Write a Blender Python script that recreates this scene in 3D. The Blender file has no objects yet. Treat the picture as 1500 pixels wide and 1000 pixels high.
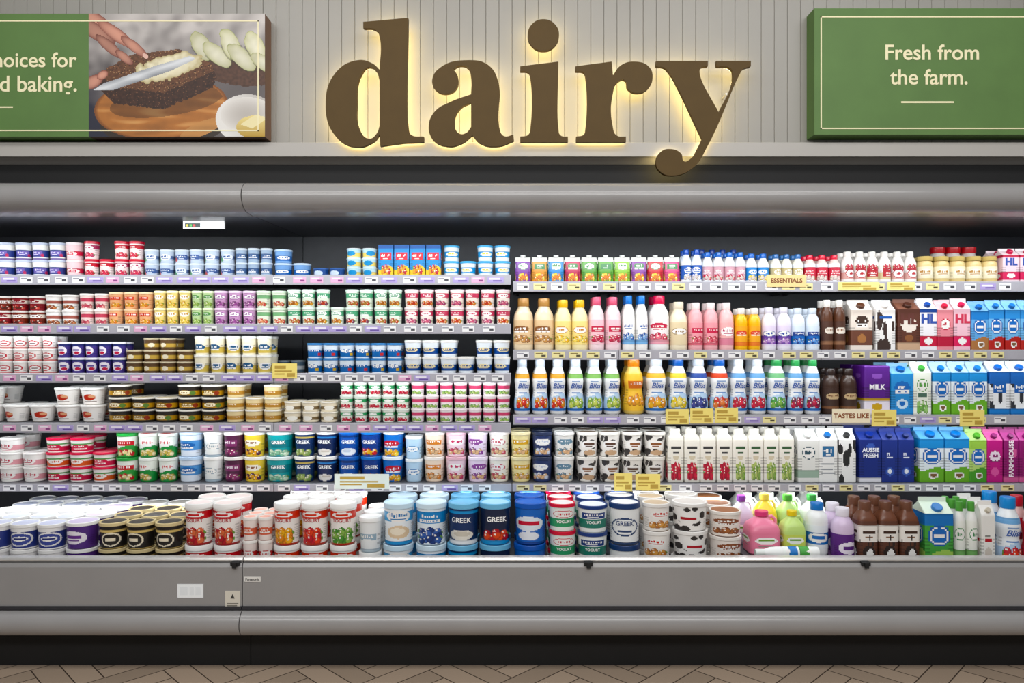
import bpy, bmesh, math, random
import numpy as np
from mathutils import Vector, Matrix, noise
random.seed(7)
pi=math.pi
S=bpy.context.scene; COL=S.collection
S.view_settings.view_transform='Standard'
F=26/36*1500; DC=3.1; CZ=1.4
def WX(px,y): return (px-750)/F*(DC+y)
def WZ(py,y): return CZ-(py-500)/F*(DC+y)
# ---------------------------------------------------------------- colour + materials
def l1(c):
    c/=255.0
    return c/12.92 if c<=.04045 else ((c+.055)/1.055)**2.4
def H(s):
    s=s.lstrip('#'); return (l1(int(s[0:2],16)),l1(int(s[2:4],16)),l1(int(s[4:6],16)),1.0)
def pmat(name,col,rough=.5,metal=0,emit=0,noise_amt=.0,scale=20):
    m=bpy.data.materials.new(name); m.use_nodes=True
    nt=m.node_tree; b=nt.nodes['Principled BSDF']; c=H(col)
    b.inputs['Base Color'].default_value=c; b.inputs['Roughness'].default_value=rough; b.inputs['Metallic'].default_value=metal
    if noise_amt:
        tc=nt.nodes.new('ShaderNodeTexCoord'); n=nt.nodes.new('ShaderNodeTexNoise'); n.inputs['Scale'].default_value=scale
        n.inputs['Detail'].default_value=4
        r=nt.nodes.new('ShaderNodeValToRGB')
        r.color_ramp.elements[0].position=.3; r.color_ramp.elements[1].position=.7
        r.color_ramp.elements[0].color=tuple(x*(1-noise_amt) for x in c[:3])+(1,)
        r.color_ramp.elements[1].color=tuple(min(1,x*(1+noise_amt)) for x in c[:3])+(1,)
        nt.links.new(tc.outputs['Object'],n.inputs['Vector']); nt.links.new(n.outputs['Fac'],r.inputs['Fac']); nt.links.new(r.outputs['Color'],b.inputs['Base Color'])
    if emit:
        b.inputs['Emission Color'].default_value=c; b.inputs['Emission Strength'].default_value=emit
    return m
def cmat(name,rough,sat=1.1,val=.9):
    m=bpy.data.materials.new(name); m.use_nodes=True
    nt=m.node_tree; b=nt.nodes['Principled BSDF']; a=nt.nodes.new('ShaderNodeVertexColor'); a.layer_name='Col'
    hs=nt.nodes.new('ShaderNodeHueSaturation'); hs.inputs['Saturation'].default_value=sat; hs.inputs['Value'].default_value=val
    nt.links.new(a.outputs['Color'],hs.inputs['Color']); nt.links.new(hs.outputs['Color'],b.inputs['Base Color']); b.inputs['Roughness'].default_value=rough
    return m
M_PLAST=cmat('printed_plastic',.3); M_PAPER=cmat('printed_paper',.5); M_FOIL=cmat('printed_foil',.28); M_TILE=cmat('floor_tile',.4,1,1); M_PIC=cmat('printed_canvas',.6,1.05,1)
M_LET={}
def letmat(c):
    if c not in M_LET: M_LET[c]=pmat('print_ink_'+c.strip('#'),c,.5)
    return M_LET[c]
M_CASE=pmat('case_paint','#939190',.3,noise_amt=.03,scale=6)
M_BUMP=pmat('bumper_vinyl','#989695',.22,noise_amt=.03,scale=6)
M_DARK=pmat('dark_panel','#2b2c33',.4,noise_amt=.1)
M_CEIL=pmat('canopy_lining','#3c3c42',.35,noise_amt=.06)
M_BLK=pmat('black_void','#0b0b0c',.7,noise_amt=.1)
M_SHELF=pmat('shelf_metal','#4c4d52',.45,noise_amt=.06)
M_RAIL=pmat('rail_plastic','#aaa8b0',.4,noise_amt=.05)
M_STEEL=pmat('brushed_rail','#d2d0cd',.28,metal=.5,noise_amt=.05)
M_WALL=pmat('wall_boards','#928f88',.38,noise_amt=.04,scale=3)
M_LEDGE=pmat('ledge_paint','#b0aca6',.5,noise_amt=.02,scale=4)
M_BRONZE=pmat('bronze_face','#54401c',.55,metal=0,noise_amt=.05,scale=12)
M_BRONZE.node_tree.nodes['Principled BSDF'].inputs['Specular IOR Level'].default_value=.2
M_GLOW=pmat('warm_led','#ffe69e',.5,emit=6.5)
M_GREEN=pmat('green_canvas','#55773a',.6,noise_amt=.06,scale=8)
M_CREAM=pmat('cream_print','#efe6bc',.6,noise_amt=.02)
M_WHITE=pmat('white_card','#eeeceb',.5,noise_amt=.02)
# ---------------------------------------------------------------- mesh helpers
def mesh(name,verts,faces,mat,cols=None,smooth=False,ang=35):
    me=bpy.data.meshes.new(name); me.from_pydata(verts,[],faces); me.materials.append(mat)
    if cols is not None:
        at=me.color_attributes.new('Col','FLOAT_COLOR','CORNER')
        arr=np.array([c for f,c in zip(faces,cols) for _ in f],dtype=np.float32).ravel()
        at.data.foreach_set('color',arr)
    if smooth:
        me.polygons.foreach_set('use_smooth',[True]*len(me.polygons)); me.set_sharp_from_angle(angle=math.radians(ang))
    me.update(); return me
def obj(name,me,parent=None,loc=None,rz=0):
    o=bpy.data.objects.new(name,me); COL.objects.link(o)
    if parent: o.parent=parent
    if loc: o.location=loc
    if rz: o.rotation_euler=(0,0,rz)
    return o
def tag(o,label,cat,group=None):
    o['label']=label; o['category']=cat
    if group: o['group']=group
    return o
def thing(name,label,cat,loc=(0,0,0),rz=0,group=None):
    o=bpy.data.objects.new(name,None); COL.objects.link(o); o.location=loc; o.rotation_euler=(0,0,rz); o.empty_display_size=.02
    return tag(o,label,cat,group)
def struct(o): o['kind']='structure'; return o
class MB:
    def __init__(s): s.v=[]; s.f=[]
    def box(s,x0,x1,y0,y1,z0,z1):
        b=len(s.v); s.v+=[(x0,y0,z0),(x1,y0,z0),(x1,y1,z0),(x0,y1,z0),(x0,y0,z1),(x1,y0,z1),(x1,y1,z1),(x0,y1,z1)]
        s.f+=[tuple(b+i for i in q) for q in ((0,3,2,1),(4,5,6,7),(0,1,5,4),(1,2,6,5),(2,3,7,6),(3,0,4,7))]
        return s
    def ext(s,prof,x0,x1):
        b=len(s.v); n=len(prof)
        s.v+=[(x0,y,z) for y,z in prof]+[(x1,y,z) for y,z in prof]
        s.f+=[(b+i,b+(i+1)%n,b+n+(i+1)%n,b+n+i) for i in range(n)]
        s.f+=[tuple(b+i for i in reversed(range(n))),tuple(b+n+i for i in range(n))]
        return s
    def tube(s,pts,r,n=8):
        b=len(s.v); P=[Vector(p) for p in pts]
        for i,p in enumerate(P):
            t=(P[min(i+1,len(P)-1)]-P[max(i-1,0)]).normalized()
            a=t.cross(Vector((0,1,0)))
            if a.length<.1: a=t.cross(Vector((1,0,0)))
            a.normalize(); c=t.cross(a)
            s.v+=[tuple(p+a*math.cos(2*pi*k/n)*r+c*math.sin(2*pi*k/n)*r) for k in range(n)]
        for i in range(len(P)-1):
            for k in range(n): s.f.append((b+i*n+k,b+i*n+(k+1)%n,b+(i+1)*n+(k+1)%n,b+(i+1)*n+k))
        s.f+=[tuple(b+k for k in range(n)),tuple(b+(len(P)-1)*n+k for k in reversed(range(n)))]
        return s
    def me(s,name,mat,smooth=False,ang=35):
        m=mesh(name,s.v,s.f,mat,None,smooth,ang); m.validate()
        bm=bmesh.new(); bm.from_mesh(m); bmesh.ops.recalc_face_normals(bm,faces=bm.faces); bm.to_mesh(m); bm.free()
        return m
# ---------------------------------------------------------------- printed art
def b(v0,v1,c): return ('b',v0,v1,H(c))
def e(u,v,ru,rv,c): return ('e',u,v,ru,rv,H(c))
def r_(u0,u1,v0,v1,c): return ('r',u0,u1,v0,v1,H(c))
def w(v,amp,fr,c): return ('w',v,amp,fr,H(c))
def s(seed,n,sz,c):
    R=random.Random(seed); c=H(c)
    return ('s',[(R.uniform(-1,1),R.uniform(.05,.95),R.uniform(.5,1.2)*sz,R.uniform(.4,1)*sz*.8) for _ in range(n)],c)
def shade(c,k): return (c[0]*k,c[1]*k,c[2]*k,1)
def A(base,*ops):
    B=H(base)
    def f(u,v):
        c=B
        if .68<abs(u)<.95 and .18<v<.6 and int(v*34)%2==0: c=shade(B,.62)      # small-print panels at the sides
        for o in ops:
            k=o[0]
            if k=='b':
                if o[1]<=v<=o[2]:
                    c=o[3]
                    if v>o[2]-.035: c=shade(c,.75)
            elif k=='e':
                q=((u-o[1])/o[3])**2+((v-o[2])/o[4])**2
                if q<1: c=o[5]
            elif k=='r':
                if o[1]<=u<=o[2] and o[3]<=v<=o[4]: c=o[5]
            elif k=='w':
                if v<o[1]+o[2]*math.sin(o[3]*u+.6): c=o[4]
            elif k=='s':
                for (a,bb,p,q) in o[1]:
                    if ((u-a)/p)**2+((v-bb)/q)**2<1: c=o[2]; break
        return c
    return f
def dk(c,k=.78): return '#%02x%02x%02x'%tuple(int(int(c[j:j+2],16)*k) for j in (1,3,5))
def fruit(v,c1,c2,c3='#f6f2e8',sd=1):
    R=random.Random(int(v*100)+sd); out=[e(-.45,v+.02,.2,.07,'#5f8f3c'),e(.5,v-.02,.18,.06,'#6a9a44')]
    for i,(u,dv) in enumerate([(-.38,.03),(.36,.02),(-.16,-.06),(.2,-.08),(0,.06),(-.02,-.02),(.44,-.08),(-.46,-.08)]):
        u+=R.uniform(-.06,.06); dv+=R.uniform(-.015,.015)
        c=c1 if i%2==0 else c2
        out+=[e(u,v+dv,.19,.095,dk(c)),e(u-.02,v+dv+.012,.16,.075,c),e(u-.07,v+dv+.035,.05,.022,c3)]
    return out
LG=[0]
def logo(v,c,bg='#f4f2ee',ru=.6,rv=.15):
    LG[0]+=1; R=random.Random(LG[0]); st=LG[0]%4; out=[]
    def scrib(u0,u1,v0,hh,col):     # irregular unreadable strokes
        u=u0; o=[]
        while u<u1-.03:
            d=R.uniform(.04,.1); o.append(r_(u,min(u+d,u1),v0-hh*R.uniform(.4,1),v0+hh*R.uniform(.3,1),col)); u+=d+R.uniform(.03,.06)
        return o
    if st==0: out=[e(0,v,ru,rv,c),e(0,v,ru*.9,rv*.84,bg)]+scrib(-ru*.55,ru*.55,v,rv*.35,c)
    elif st==1: out=[r_(-ru,ru,v-rv*.75,v+rv*.75,c)]+scrib(-ru*.75,ru*.75,v+rv*.15,rv*.32,bg)+[r_(-ru*.5,ru*.4,v-rv*.5,v-rv*.38,bg)]
    elif st==2: out=[e(0,v,ru*.98,rv,bg)]+scrib(-ru*.7,ru*.7,v+rv*.2,rv*.4,c)+[r_(-ru*.6,ru*.6,v-rv*.5,v-rv*.36,c)]
    else: out=[e(0,v+rv*.15,ru,rv*.85,c),r_(-ru*.85,ru*.85,v-rv*.85,v-rv*.35,bg)]+scrib(-ru*.6,ru*.6,v+rv*.2,rv*.32,bg)+scrib(-ru*.6,ru*.6,v-rv*.6,rv*.14,c)
    return out
def plain(c):
    c=H(c); return lambda u,v:c
def loft(name,rings,n,art,mat,zr=None,step=None,tr=None,ang=35):
    if step:
        out=[rings[0]]
        for q in rings[1:]:
            p=out[-1]; k=max(1,int(math.ceil(abs(q[2]-p[2])/step)))
            for i in range(1,k+1):
                t=i/k; out.append(tuple(p[j]+(q[j]-p[j])*t for j in range(4)))
        rings=out
    V=[];Fc=[];Cc=[]
    for (W_,D_,z,p) in rings:
        for i in range(n):
            a=-pi+2*pi*i/n
            if p<=2: x=math.sin(a); y=-math.cos(a)
            else:
                sx=(a+pi/4)/(pi/2)+1e-9; k=math.floor(sx); f=2*(sx-k)-1; k%=4
                cx,cy=[(f,-1),(1,f),(-f,1),(-1,-f)][k]; m=(abs(cx)**p+abs(cy)**p)**(-1/p); x=cx*m; y=cy*m
            V.append((x*W_,y*D_,z))
    z0,z1=zr or (rings[0][2],rings[-1][2])
    for j in range(len(rings)-1):
        vz=((rings[j][2]+rings[j+1][2])/2-z0)/(z1-z0); p=rings[j][3]
        for i in range(n):
            a=-pi+2*pi*(i+.5)/n
            if p<=2: u=((a/(pi/2)+1)%2)-1
            else:
                sx=(a+pi/4)/(pi/2); u=2*(sx-math.floor(sx))-1
            Fc.append((j*n+i,j*n+(i+1)%n,(j+1)*n+(i+1)%n,(j+1)*n+i)); Cc.append(art(u,vz))
    Fc.append(tuple(reversed(range(n)))); Cc.append(art(0,0))
    L=len(rings)-1
    Fc.append(tuple(L*n+i for i in range(n))); Cc.append(art(0,1))
    if tr: V=[tr(v) for v in V]
    return mesh(name,V,Fc,mat,Cc,True,ang)
TXT={}
def textraw(t,bold=0,shear=0,align='CENTER'):
    k=(t,bold,shear,align)
    if k in TXT: return TXT[k]
    cu=bpy.data.curves.new('t','FONT'); cu.body=t; cu.size=1; cu.offset=bold; cu.shear=shear; cu.align_x=align; cu.align_y='CENTER'; cu.resolution_u=4; cu.space_line=.85
    o=bpy.data.objects.new('t',cu); COL.objects.link(o)
    dg=bpy.context.evaluated_depsgraph_get(); me=bpy.data.meshes.new_from_object(o.evaluated_get(dg))
    vs=[tuple(v.co) for v in me.vertices]; fs=[tuple(p.vertices) for p in me.polygons]
    bpy.data.objects.remove(o); bpy.data.curves.remove(cu); bpy.data.meshes.remove(me)
    TXT[k]=(vs,fs); return TXT[k]
def text_flat(t,size,col,y,zc,x=0,bold=.02,shear=0,align='CENTER',rot=0,maxw=None,mat=None):
    vs,fs=textraw(t,bold,shear,align)
    wd=max(v[0] for v in vs)-min(v[0] for v in vs)
    if maxw and wd*size>maxw: size=maxw/wd
    c,sn=math.cos(rot),math.sin(rot)
    return mesh('lettering',[(x+(v[0]*c-v[1]*sn)*size,y,zc+(v[0]*sn+v[1]*c)*size) for v in vs],fs,mat or letmat(col))
def text_bent(t,size,col,rad,zc,bold=.02,shear=0,maxw=None):
    vs,fs=textraw(t,bold,shear)
    wd=max(v[0] for v in vs)-min(v[0] for v in vs)
    if maxw and wd*size>maxw: size=maxw/wd
    out=[]
    for v in vs:
        z=zc+v[1]*size; R=rad(z)+.0014; a=v[0]*size/R; out.append((R*math.sin(a),-R*math.cos(a),z))
    return mesh('lettering',out,fs,letmat(col))
# ---------------------------------------------------------------- product builders
def CUP(art,lid='#f0eeea',top=None,taper=.84,text=None):
    def f(r,h):
        rb=r*taper; big=r>.05
        body=loft('body',[(rb*.93,rb*.93,0,2),(rb,rb,h*.03,2),(r*.955,r*.955,h*.9,2)],88 if big else 60,art,M_PLAST,(0,h*.88),h*.9/(38 if big else 24))
        rr=[(r*.96,r*.96,h*.865,2),(r*1.0,r*1.0,h*.875,2),(r*1.0,r*1.0,h*.985,2),(r*.97,r*.97,h,2),(r*.92,r*.92,h,2),(r*.9,r*.9,h*.975,2)]
        ld=loft('lid',rr,32,lambda u,v:H(lid),M_PLAST)
        P=[('body',body),('lid',ld)]
        if top: P.append(('lid_print',loft('lid_print',[(r*.86,r*.86,h*.9755,2),(r*.84,r*.84,h*.9775,2)],24,plain(top),M_PAPER)))
        if text:
            t=text; P.append(('lettering',text_bent(t[0],h*t[1],t[3],lambda z:rb+(r*.955-rb)*z/(h*.9),h*t[2],t[4] if len(t)>4 else .02,t[5] if len(t)>5 else 0,r*1.5)))
        return P
    return f
PROF={'std':[(.93,0),(1,.03),(1,.6),(.92,.7),(.56,.83),(.5,.87)],
 'fat':[(.93,0),(1,.03),(1,.66),(.9,.76),(.58,.85),(.52,.88)],
 'wais':[(.82,0),(.93,.03),(.95,.2),(.76,.42),(.88,.58),(.8,.7),(.54,.82),(.48,.86)],
 'tall':[(.96,0),(1,.015),(1,.8),(.94,.85),(.66,.89),(.62,.9)],
 'jar':[(.93,0),(1,.05),(1,.66),(.95,.76),(.82,.82),(.82,.86)]}
def BOT(art,cap,base='#efece6',prof='std',lab=(.12,.58),p=2,text=None,capr=None):
    def f(r,h):
        pr=PROF[prof]
        def rad(t):
            for (r0,t0),(r1,t1) in zip(pr,pr[1:]):
                if t0<=t<=t1: return r*(r0+(r1-r0)*(t-t0)/(t1-t0))
            return r*pr[-1][0]
        body=loft('body',[(q*r,q*r,t*h,p) for q,t in pr],32,plain(base),M_PLAST,(0,h),h/16)
        ts=[lab[0]+(lab[1]-lab[0])*i/30 for i in range(31)]
        lb=loft('label',[(rad(t)+.0007,rad(t)+.0007,t*h,p) for t in ts],64,art,M_PAPER,(lab[0]*h,lab[1]*h))
        cr=(capr or pr[-1][0]*1.15)*r; c0=pr[-1][1]-.02
        cp=loft('cap',[(cr*.98,cr*.98,h*c0,2),(cr,cr,h*(c0+.01),2),(cr,cr,h*.985,2),(cr*.92,cr*.92,h,2)],24,plain(cap),M_PLAST)
        P=[('body',body),('label',lb),('cap',cp)]
        if text:
            t=text
            if p>3: P.append(('lettering',text_flat(t[0],h*t[1],t[3],-rad(t[2])-.0016,h*t[2],0,.02,t[5] if len(t)>5 else 0,maxw=r*1.7)))
            else: P.append(('lettering',text_bent(t[0],h*t[1],t[3],lambda z:rad(z/h)+.0008,h*t[2],.02,t[5] if len(t)>5 else 0,r*1.6)))
        return P
    return f
def CART(art,cap=None,roof='#eeecea',text=None,gable=True,dep=1.0,texts=None):
    def f(r,h):
        d=r*dep; hb=h*.8 if gable else h*.985
        R=[(r*.98,d*.98,0,24),(r,d,h*.01,24),(r,d,hb,24)]
        if gable:
            body=loft('body',R+[(r*.97,d*.12,h*.93,24)],64,lambda u,v:art(u,v) if v<1.0 else H(roof),M_PAPER,(0,hb),h/40)
            fin=MB().box(-r*.97,r*.97,-.0025,.0025,h*.925,h).me('top_fin',letmat(roof))
            P=[('body',body),('top_fin',fin)]
        else:
            body=loft('body',R+[(r*.97,d*.97,h,24)],64,lambda u,v:art(u,v) if v<1.0 else H(roof),M_PAPER,(0,hb),h/40); P=[('body',body)]
        if cap and gable:
            an=math.atan2(h*.13,d*.88)
            cy,cz=-d*.6,hb+h*.13*.42
            def tr(v):
                x,y,z=v; return (x,cy+y*math.cos(an)-z*math.sin(an),cz+y*math.sin(an)+z*math.cos(an))
            P.append(('cap',loft('cap',[(r*.36,r*.36,-.002,2),(r*.36,r*.36,.014,2),(r*.32,r*.32,.016,2)],20,plain(cap),M_PLAST,tr=tr)))
        for t in ([text] if text else [])+(texts or []):
            P.append(('lettering',text_flat(t[0],h*t[1],t[3],-d-.0008,h*t[2],0,t[4] if len(t)>4 else .03,t[5] if len(t)>5 else 0,rot=t[6] if len(t)>6 else 0,maxw=(h*.7 if len(t)>6 and t[6] else r*1.8))))
        return P
    return f
def POUCH(art,cap):
    def f(r,h):
        R=[(r*.9,r*.55,0,3),(r,r*.6,h*.05,3),(r,r*.5,h*.45,3),(r*.96,r*.3,h*.75,3),(r*.95,r*.06,h*.9,3),(r*.95,r*.05,h*.93,3)]
        return [('body',loft('body',R,64,art,M_FOIL,(0,h*.93),h/32)),
                ('cap',loft('cap',[(r*.2,r*.2,h*.91,2),(r*.2,r*.2,h*.95,2),(r*.32,r*.3,h*.95,2),(r*.32,r*.3,h,2)],16,plain(cap),M_PLAST))]
    return f
def JUG(body,cap,label):
    def f(r,h):
        R=[(r*.92,r*.88,0,5),(r,r*.95,h*.04,5),(r,r*.95,h*.55,5),(r*.9,r*.85,h*.68,4),(r*.5,r*.5,h*.82,2.2),(r*.32,r*.32,h*.87,2),(r*.32,r*.32,h*.9,2)]
        P=[('body',loft('body',R,40,plain(body),M_PLAST,None,h/16))]
        P.append(('label',loft('label',[(r*1.006,r*.956,h*.14,5),(r*1.006,r*.956,h*.48,5)],64,label,M_PAPER,None,h*.02)))
        P.append(('cap',loft('cap',[(r*.42,r*.42,h*.88,2),(r*.42,r*.42,h*.985,2),(r*.38,r*.38,h,2)],20,plain(cap),M_PLAST)))
        hm=MB().tube([(r*.3,0,h*.84),(r*.66,0,h*.86),(r*.88,0,h*.78),(r*.9,0,h*.62),(r*.84,0,h*.5)],r*.11).me('handle',letmat(body),True)
        P.append(('handle',hm)); return P
    return f
# ---------------------------------------------------------------- ordinals / labels
ONES=['','first','second','third','fourth','fifth','sixth','seventh','eighth','ninth','tenth','eleventh','twelfth','thirteenth','fourteenth','fifteenth','sixteenth','seventeenth','eighteenth','nineteenth']
TENS={2:('twentieth','twenty'),3:('thirtieth','thirty'),4:('fortieth','forty'),5:('fiftieth','fifty')}
def ordw(n):
    if n<20: return ONES[n]
    t,u=divmod(n,10); return TENS[t][0] if u==0 else TENS[t][1]+'-'+ONES[u]
SEEN={}
def uniq(l):
    SEEN[l]=SEEN.get(l,0)+1
    n=len(l.replace(',','').split())
    if SEEN[l]>1 or n>16 or n<4: print('LABELCHECK',n,SEEN[l],l)
    return l
# ---------------------------------------------------------------- shelves
YS=.33
SH={'L1':('top left shelf',YS,WZ(404,YS)),'L2':('second left shelf',YS,WZ(476,YS)),'L3':('third left shelf',YS,WZ(548,YS)),'L4':('fourth left shelf',YS,WZ(621,YS)),
 'S5':('lowest shelf',YS,WZ(710,YS)),'R1':('top right shelf',YS,WZ(414,YS)),'R2':('second right shelf',YS,WZ(514,YS)),'R3':('third right shelf',YS,WZ(609,YS)),
 'WA':('bottom well',.06,.389),'WB':('bottom well',.06,.34),'WC':('bottom well',.06,.42),'WD':('bottom well',.06,.465)}
GR=random.Random(5)
SUBP={'lid_print':('lid',),'lettering':('label','body')}
def build_parts(o,parts):
    done={}
    for pn,me in parts:
        par=o
        for c in SUBP.get(pn,()):
            if c in done: par=done[c]; break
        done.setdefault(pn,obj(pn,me,par))
def run(sh,x0,x1,n,tiers,hpx,rows,build,desc,nm='yogurt_cup',cat='yogurt cup',row0=0,off=None,jr=None,flat=False):
    sn,yf,z=SH[sh]; z+=.0008
    if sh in ('L1','L2') and row0==0: rows=1
    if off is None: off=.06 if sh[0] in 'LRS' else .02
    y0=yf+off; r=.04
    for _ in range(3):
        d=DC+y0+r; r=(x1-x0)/n/2*d/F*.955
    h=hpx*(d)/F
    PV=[q(r,h) for q in (build if isinstance(build,(list,tuple)) else [build])]
    tl=tiers if isinstance(tiers,(list,tuple)) else [tiers]*n
    if tiers in (2,3) and n>=4: tl=[t-1 if GR.random()<.05 else t for t in tl]; tl[0]=tiers
    tmax=max(tl)
    if jr is None: jr=.03 if flat else .38
    pitch=2*r/.955+(.01 if flat else .004); jy=.012 if flat else .05
    for k in range(rows):
        y=y0+r+(k+row0)*pitch
        if y+r>.885: break
        for i in range(n):
            x=WX(x0+(x1-x0)*(i+.5)/n,y0+r)
            for t in range(tl[i]):
                tw='' if tmax==1 else (['lower','upper'] if tmax==2 else ['bottom','middle','top'] if tmax==3 else ['bottom','second','third','top'])[t]+' tier'
                rw='' if rows+row0==1 else ['front','second-row','third-row','fourth-row','fifth-row'][k+row0]
                l=desc+', '+sn
                if tw or rw: l+=', '+(rw+' '+tw if tw else (rw+' row' if rw=='front' else rw.replace('-',' '))).strip()
                if n>1: l+=', '+ordw(i+1)+' from left'
                o=thing(nm,uniq(l),cat,(x+random.uniform(-.7,.7)*jy*r,y+random.uniform(-1,1)*jy*r,z+h*t),random.uniform(-jr,jr),desc+' run on the '+sn)
                build_parts(o,PV[(i//2+t)%len(PV)])
T='yogurt_tub','yogurt tub'
B_='milk_bottle','bottle'
C_='milk_carton','carton'
D_='dessert_pot','dessert pot'
W='#f4f2ef'
# ---- L1
run('L1',-26,98,5,2,25,2,CUP(A(W,b(.2,.66,'#3d4a8c'),*logo(.43,'#7a6cb4','#e9e4ef',.55,.2),b(0,.12,'#8c7bb0'),e(.55,.3,.15,.1,'#c44a6a')),'#c7cfe2','#9aa7cc'),'white yogurt cup with navy band')
run('L1',98,124,1,2,25,2,CUP(A('#f3d3d6',b(.3,.55,'#d8475c'),*logo(.4,'#d8475c')),'#eadfe0'),'pale pink yogurt cup')
run('L1',124,212,4,2,26,2,[CUP(A('#f4e3e1',b(.66,.9,c),*fruit(.3,c,'#e2566a'),*logo(.74,c)),'#cf3a4a','#e06a72') for c in ('#c9303e','#b8486a')],'red-lidded cup with red fruit')
run('L1',212,345,6,2,20,2,[CUP(A('#c3cfdf',b(.35,.6,'#5a6f9c'),*logo(.5,'#48639a','#eef1f5',.55,.25),e(-.6,.3,.2,.15,c)),'#dfe7ef','#b8c6d8',.88) for c in ('#c35a58','#5a9a6a')],'pale blue low pot',*D_)
run('L1',345,400,3,2,21,2,CUP(A('#9fb0c4',b(.3,.7,'#48638e'),*logo(.5,'#48638e')),'#d4dde6','#9fb3c6',.9),'grey-blue low pot',*D_)
run('L1',402,456,2,[2,1],20,2,CUP(A('#7da3d2',b(.2,.6,'#3265ab'),*logo(.45,'#3265ab')),'#c8daee',None,.9),'bright blue pot',*D_)
run('L1',459,506,2,1,13,1,CUP(A('#31528f',e(0,.5,.5,.3,'#cdd9ea')),'#4a6aa5',None,.92),'flat dark blue pot',*D_)
run('L1',508,553,2,3,14,2,CUP(A('#bfe0ef',b(.1,.6,'#e9d27c'),e(0,.5,.45,.3,'#3b8fc4')),'#e8f2f4','#8fc7e2',.9),'light blue and yellow pot',*D_)
kb=CART(A('#2f8ed0',w(.3,.08,3,'#f0c63a'),*logo(.66,'#d8283c',W,.75,.16),*fruit(.25,'#c9283e','#e9a03a'),r_(-1,1,.9,1,'#1d5aa8')),None,'#2a78bc',None,False,.7)
run('L1',555,647,4,1,47,2,kb,'blue boxed pack with red print','yogurt_pack','pack',flat=True)
run('L1',649,748,4,2,23,2,CUP(A('#e7f0f6',b(.3,.7,'#3f9ad6'),*logo(.5,'#f3d75a')),'#5bb0e0'),'sky blue lidded cup')
# ---- L2
run('L2',-30,68,4,2,21,2,[CUP(A(c,b(.55,.85,'#efe3d6'),*fruit(.28,'#c8564e','#5c2a22'),*logo(.7,c)),'#d9d2cc','#7d4a44') for c in ('#8c2f35','#7a3328')],'dark red yogurt cup')
run('L2',68,116,2,2,22,2,CUP(A(W,b(.5,.75,'#a8645a'),*fruit(.25,'#c67c50','#8a4a34')),'#e8e4df','#b89a90'),'white cup with brown band')
run('L2',118,160,2,2,23,2,CUP(A('#f2dcd6',b(.55,.8,'#c8596a'),*fruit(.28,'#e38a8a','#c8596a')),'#efe8e2'),'blush yogurt cup')
run('L2',160,226,3,2,24,2,CUP(A('#eab48a',*logo(.72,'#d7503c'),*fruit(.3,'#e2812e','#f0b45a')),'#e8c9a6','#e59a5c'),'peach coloured yogurt cup')
run('L2',226,281,3,2,25,2,CUP(A('#ecd58c',*logo(.72,'#c9962c'),*fruit(.3,'#e8b43c','#f2d670')),'#efe3b4','#e9c758'),'yellow yogurt cup')
run('L2',281,314,2,2,25,2,CUP(A('#b9cf9c',*logo(.72,'#5a9050'),*fruit(.3,'#86a84c','#a8c46a')),'#d2dfba'),'pale green yogurt cup')
run('L2',314,376,3,2,25,2,CUP(A('#c79ac0',*logo(.72,'#8f5292'),*fruit(.3,'#7d3f78','#a45a9c')),'#dcc2d8','#b079ac'),'mauve yogurt cup')
run('L2',376,421,2,2,25,2,CUP(A('#e7ecd9',b(.6,.85,'#7fb07f'),*fruit(.3,'#d05a54','#e49a74')),'#cfdfc9'),'cream and green yogurt cup')
run('L2',421,590,8,2,26,2,[CUP(A('#e4ecdc',b(.62,.88,'#57a078'),*logo(.74,'#57a078'),*fruit(.3,c1,c2)),'#d9e7dc','#78b894') for c1,c2 in (('#c4523f','#b8864a'),('#d89a3a','#b8703a'),('#7a3f5a','#c4523f'))],'white cup with green band')
run('L2',592,748,7,2,26,2,[CUP(A('#f0e6dc',b(.62,.88,'#c5546a'),*logo(.74,'#c5546a'),*fruit(.3,c1,c2)),'#ecd9dc','#d88a98') for c1,c2 in (('#9c3f6a','#d8708a'),('#d88a4a','#c8503a'))],'rose banded yogurt cup')
# ---- L3
run('L3',-22,85,5,3,18,2,[CUP(A('#f2ece8',e(0,.5,.62,.26,'#c63d44'),e(0,.5,.5,.19,W),r_(-.3,.3,.46,.54,c),b(0,.14,'#d98a86')),'#f3f1ee') for c in ('#c63d44','#6a3a3a')],'small white cup, red oval')
run('L3',86,185,5,2,23,2,CUP(A('#4b3f86',e(0,.5,.62,.32,'#f1edf2'),r_(-.35,.35,.5,.62,'#6a5a9c'),e(.1,.34,.3,.1,'#c2364e'),b(.87,1,'#2d3570')),'#eceaf0','#6a5a9c'),'purple pot with white circle',*D_)
run('L3',186,284,4,[2,3,3,2],17,2,CUP(A('#5d4630',b(.3,.65,'#c8a75a'),e(0,.5,.3,.2,'#efe5cc')),'#cfc2a6','#8a6c46',.88),'brown low dessert pot',*D_)
run('L3',285,400,5,2,27,2,[CUP(A('#f1ead2',b(.12,.5,'#d9c068'),*logo(.45,'#2f5d86',W,.6,.22)),'#efeee9','#e4d391') for _ in range(2)],'cream cup, yellow and blue')
run('L3',403,448,2,1,17,1,CUP(A('#566c80',b(.3,.6,'#c8ccd0')),'#8d979f',None,.9),'grey low pot',*D_,off=.22)
run('L3',450,590,6,2,22,2,[CUP(A('#dfe9f2',b(.12,.55,'#2f68a8'),*logo(.55,'#2f68a8'),e(.5,.3,.2,.12,c)),'#4f86bd','#8ab2d8',.88) for c in ('#d2a83a','#c84a4a')],'blue-lidded pot',*D_)
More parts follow.
